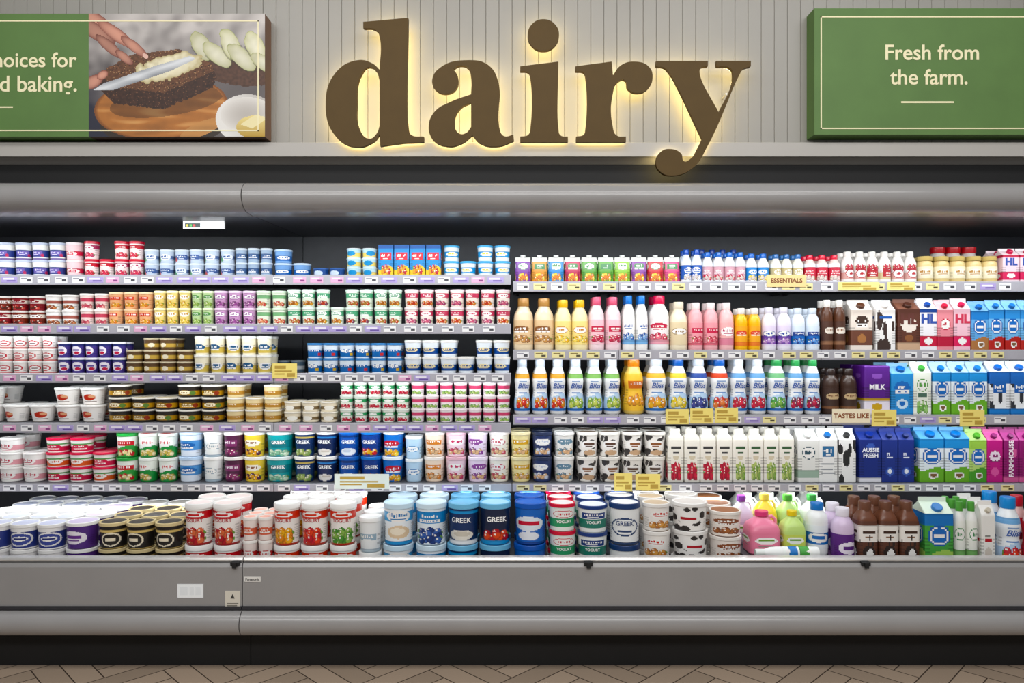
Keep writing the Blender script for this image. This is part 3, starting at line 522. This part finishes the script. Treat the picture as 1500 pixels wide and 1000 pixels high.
build_parts(o,BOT(A('#eef2ee',b(.1,.45,'#4fa04a'),b(.5,.8,'#2f78c0'),s(3,8,.12,W)),'#e4e8e4','#eef0ee','fat')(lr,lh))
# ---------------------------------------------------------------- shelf hardware
XL,XR=-2.85,2.85
def shelf(key,segs):
    sn,yf,z=SH[key]; rh=.030 if key=='S5' else .040
    for i,(a,c,lab) in enumerate(segs):
        x0=XL+.02 if a is None else WX(a,yf)+.002; x1=XR-.02 if c is None else WX(c,yf)-.002
        cx,cz=(x0+x1)/2,z-.02
        o=thing('display_shelf',uniq(lab),'shelf',(cx,.61,cz))
        def P(n,m,mt,par=None):
            me=m.me(n,mt); me.transform(Matrix.Translation((-cx,-.61,-cz))); return obj(n,me,par or o)
        dk_=P('deck',MB().box(x0,x1,yf+.013,.885,z-.018,z),M_SHELF)
        P('ticket_rail',MB().ext([(yf,z-rh),(yf,z+.004),(yf+.003,z+.006),(yf+.012,z+.004),(yf+.012,z-rh+.004),(yf+.016,z-rh)],x0,x1),M_RAIL)
        for bx in (x0+.02,x1-.032): P('bracket',MB().ext([(.8,z-.0185),(.884,z-.0185),(.884,z-.03),(.86,z-.03)],bx,bx+.012),M_SHELF,dk_)
for k,nm in (('L1','top'),('L2','second'),('L3','third'),('L4','fourth')):
    shelf(k,[(None,401,f'{nm} shelf of the left levels, grey metal, outer left section'),(401,749,f'{nm} shelf of the left levels, grey metal, inner section')])
for k,nm in (('R1','top'),('R2','second'),('R3','third')):
    shelf(k,[(751,906,f'{nm} shelf of the right levels, grey metal, narrow inner section'),(906,1203,f'{nm} shelf of the right levels, grey metal, middle section'),(1203,None,f'{nm} shelf of the right levels, grey metal, outer right section')])
shelf('S5',[(None,401,'lowest grey metal shelf above the well, far left section'),(401,750,'lowest grey metal shelf above the well, section left of centre'),(750,1203,'lowest grey metal shelf above the well, section right of centre'),(1203,None,'lowest grey metal shelf above the well, far right section')])
def ticket(wd,ht,art):
    n,m=18,10; V=[];Fc=[];Cc=[]
    for j in range(m+1):
        for i in range(n+1): V.append((wd*(i/n-.5),-.0012,ht*(j/m-.5)))
    for j in range(m):
        for i in range(n):
            q=j*(n+1)+i; Fc.append((q,q+1,q+n+2,q+n+1)); Cc.append(art((i+.5)/n*2-1,(j+.5)/m))
    bb=len(V); V+=[(wd*sx,0,ht*sz) for sx,sz in ((-.5,-.5),(.5,-.5),(.5,.5),(-.5,.5))]
    Fc.append((bb+3,bb+2,bb+1,bb)); Cc.append(H('#dddddd'))
    c=[0,n,(m+1)*(n+1)-1,m*(n+1)]
    for a in range(4): Fc.append((c[a],bb+a,bb+(a+1)%4,c[(a+1)%4])); Cc.append(H('#dddddd'))
    return mesh('price_ticket',V,Fc,M_PAPER,Cc)
def TA(base,*ops):
    f=A(base,*ops); return lambda u,v:f(u*.66,v)
TK={'white':ticket(.056,.028,TA('#f4f3f4',r_(-.55,.1,.65,.8,'#9a9aa2'),r_(.1,.5,.2,.55,'#4a4a50'))),
 'pink':ticket(.06,.028,TA('#e6b4d2',r_(-.5,.3,.6,.8,'#f4ecf2'),r_(.1,.5,.2,.5,'#8a4a80'))),
 'lilac':ticket(.075,.028,TA('#b4a6d6',r_(-.5,.4,.55,.75,'#ece8f4'),r_(-.2,.5,.2,.4,'#6a559c'))),
 'yellow':ticket(.06,.028,TA('#f0e6ac',r_(-.5,.2,.6,.8,'#8a7a4a'),r_(.1,.5,.2,.5,'#4a4430')))}
def tickets(key,a,c,mix,rn):
    sn,yf,z=SH[key]; x=a+14; cnt={}
    while x<c-12:
        k=random.choice(mix); cnt[k]=cnt.get(k,0)+1
        o=obj('price_ticket',TK[k],None,(WX(x,yf),yf-.0004,z-(.0135 if key=='S5' else .0175)))
        tag(o,uniq(f'{k} price ticket, {ordw(cnt[k])} {k} one from left, {rn} rail'),'price ticket',f'{k} price tickets on the {rn} rail')
        x+=random.choice([25,25,26,30])
ml=['white','white','white','pink','lilac','lilac']; mr=['white','white','white','yellow','lilac']; my=['yellow','yellow','white','white']
for k,n in (('L1','top left'),('L2','second left'),('L3','third left'),('L4','fourth left')): tickets(k,0,748,ml,n)
tickets('S5',0,748,['white','white','white','lilac'],'lowest left'); tickets('S5',752,1500,['white','white','yellow'],'lowest right')
tickets('R1',752,1500,mr+['yellow'],'top right'); tickets('R2',752,1500,my,'second right'); tickets('R3',752,1500,['white','white','lilac','yellow'],'third right')
def card(px,py,wp,hp,col,lab,text=None,tcol='#5a4a20'):
    y=YS-.0035; wd=wp*(DC+y)/F; ht=hp*(DC+y)/F
    o=thing('promo_card',uniq(lab),'promotional card',(WX(px,y),y,WZ(py,y)))
    cb=obj('card',MB().box(-wd/2,wd/2,-.001,.0012,-ht/2,ht/2).me('card',letmat(col)),o)
    if text: obj('lettering',text_flat(text,ht*.5,tcol,-.0016,0,0,.03,maxw=wd*.92),cb)
    else:
        m=MB()
        for (u0,u1,v0,v1) in ((-.4,.05,.14,.34),(-.4,.3,-.06,.04),(-.4,0,-.24,-.16),(.1,.42,-.4,-.14)): m.box(u0*wd,u1*wd,-.0016,-.001,v0*ht,v1*ht)
        obj('price_print',m.me('price_print',letmat('#b8983c')),cb)
Y='#f0dc78'
card(417,543,36,22,Y,'yellow price card hanging on third left rail by the grey pots')
card(913,706,26,26,Y,'yellow price card on lowest rail below the spotted tubs, left of its pair')
card(949,706,36,24,Y,'wide yellow price card on lowest rail, right of its pair')
card(992,610,34,22,Y,'yellow card on third right rail under the orange fruit script bottle')
card(1028,609,34,22,Y,'yellow card on third right rail under the blueberry bottle')
card(1064,608,34,22,Y,'yellow card on third right rail under the red berry bottles')
card(1295,612,36,24,Y,'yellow card on third right rail under the sky blue carton')
card(1424,612,36,24,Y,'yellow card on third right rail under the roundel cartons')
card(1247,609,56,20,'#efe3c4','long cream card with lettering under the coffee bottles','TASTES LIKE','#8a4a22')
card(1152,411,58,18,'#e6c98a','tan lettered card on top right rail under the cream bottles','ESSENTIALS','#7a3f1c')
for i,(p,wv) in enumerate([(1258,60),(1320,40)]): card(p,419,wv,12,'#efe08a',['long pale yellow strip on top right rail','short pale yellow strip on top right rail'][i])
card(530,705,80,22,'#dfe8e0','long pale green card on lowest rail below the blue tubs',None)
# ---------------------------------------------------------------- case sections
def section(x0,x1,lab):
    o=thing('refrigerated_display_case',uniq(lab),'display case',((x0+x1)/2,.45,0))
    T_=Matrix.Translation((-(x0+x1)/2,-.45,0))
    def P(n,m,mt,sm=False,ang=35):
        me=m.me(n,mt,sm,ang); me.transform(T_); return obj(n,me,o)
    def arc(cy,cz,ry,rz,a0,a1,k): return [(cy+ry*math.cos(math.radians(a0+(a1-a0)*i/k)),cz+rz*math.sin(math.radians(a0+(a1-a0)*i/k))) for i in range(k+1)]
    P('canopy_bumper',MB().ext(arc(.07,2.012,.085,.064,90,270,16)+[(.13,1.945),(.13,2.076)],x0,x1),M_BUMP,True,50)
    P('canopy_top',MB().box(x0,x1,.131,.93,1.995,2.07),M_BLK)
    P('canopy_lining',MB().ext([(.131,1.948),(.9,1.965),(.9,1.99),(.131,1.99)],x0,x1),M_CEIL)
    P('back_panel',MB().box(x0,x1,.9,.93,.0,1.99),M_DARK)
    P('front_panel',MB().ext([(.0,.292),(.0,.455),(.006,.468),(.04,.472),(.04,.292)],x0,x1),M_CASE)
    fr=P('front_rail',MB().ext([(.012,.474),(.008,.482),(.012,.49),(.035,.494),(.04,.488),(.04,.474)],x0,x1),M_STEEL)
    P('trim_strip',MB().box(x0,x1,-.008,.03,.279,.2915),M_DARK)
    P('lower_bumper',MB().ext(arc(.02,.222,.06,.056,90,270,14)+[(.03,.166),(.03,.278)],x0,x1),M_BUMP,True,50)
    P('kick_plate',MB().box(x0,x1,.1,.13,0,.28),M_BLK)
    P('inner_front',MB().box(x0,x1,.042,.055,.29,.48),M_DARK)
    return o,fr
XJ=WX(355,0)
s1,f1=section(XL,XJ-.002,'left grey refrigerated display case section with stickers, ending at the seam')
s2,f2=section(XJ+.002,XR,'long right grey refrigerated display case section beyond the seam')
for (a,c,z,lab) in ((None,271,.389,'dark metal well tray under the navy and black tubs, far left'),(271,1088,.34,'longest dark metal well tray under the middle tubs'),(1088,1214,.465,'short dark metal well tray under the jugs'),(1214,None,.42,'dark metal well tray under chocolate bottles and cartons, far right')):
    yb=.15
    x0=XL+.01 if a is None else WX(a,yb); x1=XR-.01 if c is None else WX(c,yb)
    t=thing('well_tray',uniq(lab),'tray',((x0+x1)/2,.5,.001))
    mv=Matrix.Translation((-(x0+x1)/2,-.5,-.001))
    me=MB().box(x0+.001,x1-.001,.057,.898,z-.02,z).me('tray',M_SHELF); me.transform(mv); obj('tray',me,t)
    me=MB().box(x0+.02,x1-.02,.2,.8,.001,z-.0205).me('support',M_DARK); me.transform(mv); obj('support',me,t)
for sp,fr,ps in ((s1,f1,(350,)),(s2,f2,(862,1268))):
    for p in ps:
        x=min(WX(p,0),XJ-.03) if p==350 else WX(p,0)
        m=MB().box(x-.018,x+.018,-.008,.011,.462,.476); m.box(x-.008,x+.008,-.014,-.008,.452,.474)
        me=m.me('latch',M_BLK); me.transform(Matrix.Translation(-Vector(sp.location))); obj('latch',me,fr)
def sticker(px,py,wp,hp,col,lab,art=None,text=None,tcol='#222222'):
    y=-.0006; wd=wp*DC/F; ht=hp*DC/F
    o=thing('sticker',uniq(lab),'sticker',(WX(px,0),y,WZ(py,0)))
    obj('sheet',MB().box(-wd/2,wd/2,-.0012,.0004,-ht/2,ht/2).me('sheet',letmat(col)),o)
    if art:
        m=MB()
        for (u0,u1,v0,v1) in art: m.box(u0*wd,u1*wd,-.0016,-.0012,v0*ht,v1*ht)
        obj('print',m.me('print',letmat(tcol)),o)
    if text: obj('lettering',text_flat(text,ht*.75,tcol,-.0017,0,0,.02,maxw=wd*.9),o)
    return o
sticker(279,865,38,20,'#f4f8fa','white rectangular notice sticker on the left front panel',[(-.4,-.1,-.3,.3),(-.02,.14,-.3,.3),(.2,.4,-.3,.3)],None,'#e9eef1')
st=sticker(341,877,22,24,'#d8d2c4','small beige warning sticker beside the seam of the case',[(-.38,.38,-.3,-.24),(-.38,.3,-.42,-.36)],None,'#77736a')
obj('warning_triangle',mesh('warning_triangle',[(-.009,-.0022,.003),(.009,-.0022,.003),(0,-.0022,.022)],[(0,1,2)],letmat('#3a3a38')),st)
sticker(370,848,24,7,'#e4e2dc','tiny white nameplate with dark lettering right of the seam',None,'Panasonic')
o=thing('temperature_display',uniq('small white temperature display strip hung under the dark canopy lining'),'display',(WX(299,.3),.3,1.925))
wd=60*3.4/F
obj('housing',MB().box(-wd/2,wd/2,-.006,.006,-.008,.0268).me('housing',M_WHITE),o)
sc=obj('screen',MB().box(-wd*.45,-wd*.08,-.008,-.006,-.003,.017).me('screen',letmat('#2c3a36')),o)
for i,c in enumerate(['#d8b83a','#4fae4a','#c8403a']): obj('indicator',MB().box(-wd*.42+i*.016,-wd*.42+i*.016+.01,-.009,-.008,.002,.012).me('indicator',letmat(c)),sc)
# ---------------------------------------------------------------- wall, ledge, floor
xw=-3.1; pw=.0585; YW=.2
prof=[]
while xw<3.1:
    prof+=[(xw+.0018,YW),(xw+pw-.0018,YW),(xw+pw,YW+.003)]; xw+=pw
V=[(x,y,2.26) for x,y in prof]+[(x,y,3.5) for x,y in prof]; n=len(prof)
struct(obj('wall_back',mesh('wall_back',V,[(i,i+1,n+i+1,n+i) for i in range(n-1)],M_WALL)))
YB=.157
zt=WZ(208,YB); zb=WZ(229,YB)
struct(obj('trim_1',MB().ext([(YB,zb),(YB,zt-.004),(YB+.004,zt),(.26,zt),(.26,zb+.01),(.235,zb-.018),(.222,zb-.02),(.212,zb-.016),(.182,zb-.003)],-3.1,3.1).me('trim_1',M_LEDGE)))
struct(obj('gap_shade_panel',MB().box(-3.1,3.1,.228,.26,2.072,zb-.012).me('gap_shade_panel',M_BLK)))  # added black panel in the gap under the ledge, stands in for its shade
struct(obj('wall_rear',MB().box(-3.1,3.1,.94,.98,0,3.5).me('wall_rear',M_BLK)))
PWd,PL=.1,.40; V=[(-4,-5,-.002),(4,-5,-.002),(4,1.0,-.002),(-4,1.0,-.002)]; Fc=[(0,1,2,3)]; Cc=[H('#51453b')]
ca=math.cos(pi/4); rr=random.Random(3)
def plank(cx,cy,lx,ly):
    g=.0025
    pts=[(cx+g,cy+g),(cx+lx-g,cy+g),(cx+lx-g,cy+ly-g),(cx+g,cy+ly-g)]
    q=[((x-y)*ca,(x+y)*ca-2.0) for x,y in pts]
    if max(abs(p[0]) for p in q)>3.6 or max(p[1] for p in q)>.93 or min(p[1] for p in q)<-4.6: return
    bb=len(V); V.extend([(x,y,0) for x,y in q]); Fc.append((bb,bb+1,bb+2,bb+3)); k=rr.uniform(.85,1.15); c=H('#b5a08b'); Cc.append((c[0]*k,c[1]*k,c[2]*k,1))
for i in range(-60,61):
    for j in range(-14,15):
        ox=i*PWd+j*2*PL; oy=i*PWd
        plank(ox,oy,PL,PWd); plank(ox+PL,oy+PWd-PL,PWd,PL)
struct(obj('floor',mesh('floor',V,Fc,M_TILE,Cc)))
# ---------------------------------------------------------------- dairy letters
YL=.115; dl=DC+YL
def LX(p): return (p-750)/F*dl
def LZ(p): return CZ-(p-500)/F*dl
def letter_mesh(name,outs,mat,ext,off,ydepth,cx,cz,res=10):
    cu=bpy.data.curves.new('lc','CURVE'); cu.dimensions='2D'; cu.fill_mode='BOTH'; cu.extrude=ext; cu.offset=off; cu.resolution_u=res
    for pts in outs:
        sp=cu.splines.new('BEZIER'); sp.bezier_points.add(len(pts)-1); sp.use_cyclic_u=True
        for bp,(x,y,k) in zip(sp.bezier_points,pts):
            bp.co=(LX(x)-cx,LZ(y)-cz,0); h='VECTOR' if k=='c' else 'AUTO'; bp.handle_left_type=h; bp.handle_right_type=h
    oo=bpy.data.objects.new('lc',cu); COL.objects.link(oo)
    dg=bpy.context.evaluated_depsgraph_get(); me=bpy.data.meshes.new_from_object(oo.evaluated_get(dg))
    bpy.data.objects.remove(oo); bpy.data.curves.remove(cu)
    for v in me.vertices: x,y,z=v.co; v.co=(x,ydepth-z,y)
    me.name=name; me.materials.clear(); me.materials.append(mat); return me
def P_(t):
    out=[]
    for q in t.split():
        k='c' if q[-1]=='c' else 's'; x,y=q.rstrip('c').split(','); out.append((float(x),float(y),k))
    return out
def circ(x,y,r): return [(x+r*math.cos(a*pi/4),y+r*math.sin(a*pi/4),'s') for a in range(8)]
LET={
'd':[('face',[P_('532,32c 598,26c 598,186 602,197 621,200c 621,208c 592,209c 557,214c 556,197c 546,208 520,215 491,199 477,152 491,107 524,88 546,93 556,102c 556,54 551,44 532,41c'),
      P_('556,118c 551,104 541,98 529,109 523,150 528,192 541,203 552,195 556,184c')])],
'a':[('face',[P_('684,88 715,95 730,120 731,184 738,199 752,197c 753,206c 730,214 704,210 692,198c 676,210 655,214 634,204 628,184 637,163 660,149 690,138c 690,114 685,99 673,96 664,101c 671,113 668,130 654,137 638,131 633,117 646,98'),
      P_('690,150c 674,159 666,178 672,195 682,195 690,186c')])],
'i':[('stem',[P_('762,97c 818,90c 818,188 821,198 832,200c 832,208c 762,208c 762,200c 774,197 777,186 777,114 774,106 762,104c')]),('dot',[circ(796,51,23)])],
'r':[('face',[P_('843,97c 896,90c 898,110c 909,96 930,90 951,98 956,114 949,130 934,136 920,130 915,117 905,120 898,136 898,187 903,198 917,200c 917,208c 844,208c 844,200c 855,197 858,187 858,114 855,106 843,104c')])],
'y':[('face',[P_('961,89c 1037,89c 1037,97c 1027,99 1025,107 1053,165c 1074,111 1070,100 1050,97c 1049,89c 1100,89c 1100,97c 1089,101 1082,112 1036,215 1016,245 986,257 967,251 961,237 968,222 983,218 998,225 1002,236 1012,232 1024,213 1029,203c 981,107 973,99 961,97c')])]}
cxs={'d':549,'a':690,'i':796,'r':899,'y':1030}
for ch,parts in LET.items():
    cx,cz=LX(cxs[ch]),LZ(208)
    o=thing('sign_letter',uniq(f'bronze halo-lit serif letter {ch} of the wall sign above the case'),'sign letter',(cx,YL,cz))
    for pn,outs in parts:
        fo=obj(pn,letter_mesh(pn,outs,M_BRONZE,.011,0,.011,cx,cz),o)
        obj('halo_light',letter_mesh('halo_light',outs,M_GLOW,.003,-.003,.0265,cx,cz,4),fo)
    pins={'d':[(577,70),(577,180),(500,150)],'a':[(710,150),(645,185)],'i':[(797,120),(797,180),(796,51)],'r':[(878,120),(878,180)],'y':[(1000,115),(1066,135)]}[ch]
    m=MB()
    for (px,py) in pins: x,z=LX(px)-cx,LZ(py)-cz; m.tube([(x,.0215,z),(x,YW-YL+.002,z)],.004)
    obj('standoff_pins',m.me('standoff_pins',M_STEEL),o)
# ---------------------------------------------------------------- wall signs
YG_=.115; dg_=DC+YG_
def GX(p): return (p-750)/F*dg_
def GZ(p): return CZ-(p-500)/F*dg_
def frame(m,x0,x1,z0,z1,t,y):
    m.box(x0,x1,y-.0012,y,z1-t,z1); m.box(x0,x1,y-.0012,y,z0,z0+t); m.box(x0,x0+t,y-.0012,y,z0,z1); m.box(x1-t,x1,y-.0012,y,z0,z1); return m
def loc(me,o): me.transform(Matrix.Translation(-Vector(o.location))); return me
o=thing('wall_sign',uniq('green canvas wall sign with buttered bread photograph, left of the letters'),'sign',(GX(100),.15,GZ(200)))
pn_=obj('panel',loc(MB().box(GX(-180),GX(130),YG_,YW-.001,GZ(200),GZ(20)).me('panel',M_GREEN),o),o)
def inpoly(x,y,P):
    c=False; j=len(P)-1
    for i in range(len(P)):
        if (P[i][1]>y)!=(P[j][1]>y) and x<(P[j][0]-P[i][0])*(y-P[i][1])/(P[j][1]-P[i][1])+P[i][0]: c=not c
        j=i
    return c
def el(x,y,cx,cy,rx,ry,a=0):
    a=math.radians(a); dx,dy=x-cx,y-cy; u=dx*math.cos(a)+dy*math.sin(a); v=-dx*math.sin(a)+dy*math.cos(a); return (u/rx)**2+(v/ry)**2
def mul(c,k): return (c[0]*k,c[1]*k,c[2]*k,1)
def mix(a,c,t): t=max(0,min(1,t)); return tuple(a[i]*(1-t)+c[i]*t for i in range(3))+(1,)
def pic(x,y):
    n=noise.noise((x*.06,y*.06,1)); n2=noise.noise((x*.25,y*.25,5)); n3=noise.noise((x*.02,y*.12,9)); n4=noise.noise((x*.11,y*.11,3))
    c=mix(H('#bfb9b5'),H('#625c5c'),(y-30)/85+.5*n)
    fold=noise.noise(((x+y)*.03,(x-y)*.012,2)); c=mul(c,1+.35*fold)
    t=(165-x)/40+(y-150)/60+.4*n; c=mix(c,H('#262838'),t)
    # back slice with pale toppings
    if el(x+2*n2,y+2*n2,340,104,60,20,10)<1: c=mul(H('#54392c'),1+.5*n2)
    for (cx,cy,rx,ry,a,k) in ((296,68,24,13,58,.85),(318,80,26,12,38,.92),(338,66,26,13,66,.97),(354,84,27,12,44,.9),(374,68,24,13,62,1.0),(386,92,22,10,36,.88)):
        q=el(x+2*n4,y+2*n4,cx,cy,rx,ry,a)
        if q<1:
            c=mix(H('#ebe8d0'),H('#c4c396'),q); c=mix(c,H('#97a064'),(q-.88)/.12); c=mul(c,k*(1+.1*n4))
        elif q<1.25 and y>cy: c=mix(c,H('#3e352b'),.5)
    # round board
    if el(x,y,244,174,98,42,-4)<1: c=mul(H('#33281f'),1+.2*n)
    q=el(x,y,236,157,98,47,-4)
    if q<1:
        c=mul(H('#b0723c'),1+.4*n3+.1*n4); c=mix(c,H('#d8a468'),max(0,n3*1.6-.25))
        c=mix(c,H('#84502a'),(q-.88)/.08)
    if el(x,y,296,188,34,10,-22)<1: c=mul(H('#c08a52'),1+.25*n3)
    if el(x,y,244,148,84,22,-8)<1 and q<.9: c=mix(c,H('#422812'),.6)
    # dark bread: flat slice seen at an angle, side crust then top face
    P=[(143,108),(196,80),(262,73),(310,94),(317,112),(312,128),(240,160),(168,152),(146,130)]
    if inpoly(x+1.6*n2,y+1.6*n2,P):
        c=mul(H('#3a2217'),1+.55*n2+.35*n4)
        if noise.noise((x*.5,y*.5,8))>.38: c=mul(H('#6d4a34'),1)
    P2=[(143,107),(196,79),(262,72),(310,93),(313,104),(240,136),(170,128)]
    if inpoly(x+1.6*n2,y+1.6*n2,P2):
        c=mul(H('#633f29'),1+.5*n2+.3*n4)
        m=noise.noise((x*.55,y*.55,4))
        if m>.42: c=H('#a17c58')
        elif m<-.42: c=H('#3a2216')
    q=el(x+5*n2,y+7*n4,244,99,52,17,-15)
    if q<1.1: c=mix(mul(H('#efe8ca'),1+.18*n4+.08*n2),H('#bfb184'),q*q)
    # hand + knife: fingers come in from the upper left
    for (cx,cy,rx,ry,a,k) in ((137,30,30,12,30,.85),(140,46,34,11,32,.68),(170,50,34,9,36,.92),(196,68,24,7,38,.85),(160,68,26,7.5,40,.66),(182,84,16,6,40,.76),(136,120,16,9,-28,.85),(150,110,9,6,-30,.95)):
        q=el(x,y,cx,cy,rx,ry,a)
        if q<1: c=mix(mul(H('#dca08a'),k*(1+.12*n)),mul(H('#864a3e'),k),q**1.5)
    if el(x,y,213,82,5,3.2,38)<1: c=H('#e4bbac')
    if inpoly(x,y,[(136,132),(152,122),(225,97),(278,82),(287,86),(252,103),(166,132)]):
        t=(y-(134-.345*(x-136)))/9; c=mix(H('#dfe2e5'),H('#70757e'),abs(t)*.8+.3*n3)
    # bowl with butter
    q=el(x,y,362,174,46,36)
    if q<1:
        c=mix(H('#e9e6e1'),H('#a09a94'),(x-330)/80)
        q2=el(x,y,362,168,39,26)
        if q2<1: c=mix(H('#bdb7b0'),H('#e4e0da'),q2)
    if el(x,y,374,186,28,17)<1 : c=mix(H('#eedb94'),H('#b8943e'),(y-170)/30)
    if inpoly(x,y,[(352,182),(374,168),(393,172),(370,188)]): c=H('#f0e4b2')
    return tuple(max(0,min(1,q)) for q in c[:3])+(1,)
nx,ny=258,180; V=[];Fc=[];Cc=[]
for j in range(ny+1):
    for i in range(nx+1): V.append((GX(130+258*i/nx)-o.location.x,YG_-.15,GZ(200-180*j/ny)-o.location.z))
for j in range(ny):
    for i in range(nx):
        q=j*(nx+1)+i; Fc.append((q,q+1,q+nx+2,q+nx+1)); Cc.append(mul(pic(130+258*(i+.5)/nx,200-180*(j+.5)/ny),.92))
bb=len(V); x0,x1,z0,z1=GX(130)-o.location.x,GX(388)-o.location.x,0,GZ(20)-o.location.z
V+=[(x0,YG_-.15,z0),(x1,YG_-.15,z0),(x1,YG_-.15,z1),(x0,YG_-.15,z1),(x0,YW-.151,z0),(x1,YW-.151,z0),(x1,YW-.151,z1),(x0,YW-.151,z1)]
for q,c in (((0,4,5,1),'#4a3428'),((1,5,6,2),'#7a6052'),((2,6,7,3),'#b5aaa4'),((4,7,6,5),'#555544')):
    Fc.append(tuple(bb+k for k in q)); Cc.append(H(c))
obj('picture',mesh('picture',V,Fc,M_PIC,Cc),o)
obj('border',loc(frame(MB(),GX(-170),GX(379),GZ(192),GZ(30),.005,YG_).me('border',M_CREAM),o),o)
def sgn(t,px,py,size,al):
    me=text_flat(t,size,None,YG_-.0015,GZ(py),GX(px),.015,0,al,mat=M_CREAM); obj('lettering',loc(me,o),pn_)
sz=28/F*dg_*1.12
sgn('choices for',112,89,sz*.96,'RIGHT'); sgn('and baking.',114,124,sz*1.03,'RIGHT')
obj('rule',loc(MB().box(GX(-60),GX(19),YG_-.0012,YG_,GZ(158),GZ(156)).me('rule',M_CREAM),o),pn_)
o=thing('wall_sign',uniq('plain green canvas wall sign with cream lettering, right of the letters'),'sign',(GX(1360),.15,GZ(197)))
pn_=obj('panel',loc(MB().box(GX(1193),GX(1640),YG_,YW-.001,GZ(197),GZ(12)).me('panel',M_GREEN),o),o)
obj('border',loc(frame(MB(),GX(1202),GX(1625),GZ(189),GZ(24),.005,YG_).me('border',M_CREAM),o),o)
sgn('Fresh from',1365,78,sz,'CENTER'); sgn('the farm.',1361,114,sz,'CENTER')
obj('rule',loc(MB().box(GX(1320),GX(1397),YG_-.0012,YG_,GZ(151),GZ(148.5)).me('rule',M_CREAM),o),pn_)
# ---------------------------------------------------------------- lights
def area(name,locn,rot,sx,sy,power,col=(1,1,1)):
    L=bpy.data.lights.new(name,'AREA'); L.shape='RECTANGLE'; L.size=sx; L.size_y=sy; L.energy=power; L.color=col
    q=bpy.data.objects.new(name,L); COL.objects.link(q); q.location=locn; q.rotation_euler=rot; return q
cool=(.9,.96,1)
area('canopy_lamp',(0,.15,1.938),(math.radians(28),0,0),5.5,.03,17,cool)
for k in ('L1','L2','L3','L4','R1','R2','R3','S5'):
    sn,yf,z=SH[k]
    if k[0]=='L': xa,xb=XL+.1,-.02
    elif k[0]=='R': xa,xb=.02,XR-.1
    else: xa,xb=XL+.1,XR-.1
    area('shelf_lamp',((xa+xb)/2,yf+.03,z-.026),(math.radians(22),0,0),xb-xa,.018,(xb-xa)*(1.0 if k!='S5' else 2.0),cool)
area('ceiling_lamp',(0,-1.9,3.7),(math.radians(38),0,0),6,.5,58,(1,.985,.97))
area('ceiling_lamp',(0,-4.2,3.4),(math.radians(62),0,0),6,.6,120,(1,.99,.98))
wd=bpy.data.worlds.new('w'); S.world=wd; wd.use_nodes=True
wd.node_tree.nodes['Background'].inputs[0].default_value=(.94,.97,1,1); wd.node_tree.nodes['Background'].inputs[1].default_value=.18
cam=bpy.data.cameras.new('cam'); cam.lens=26; cam.sensor_width=36
co=bpy.data.objects.new('cam',cam); COL.objects.link(co); co.location=(0,-DC,CZ); co.rotation_euler=(pi/2,0,0); S.camera=co
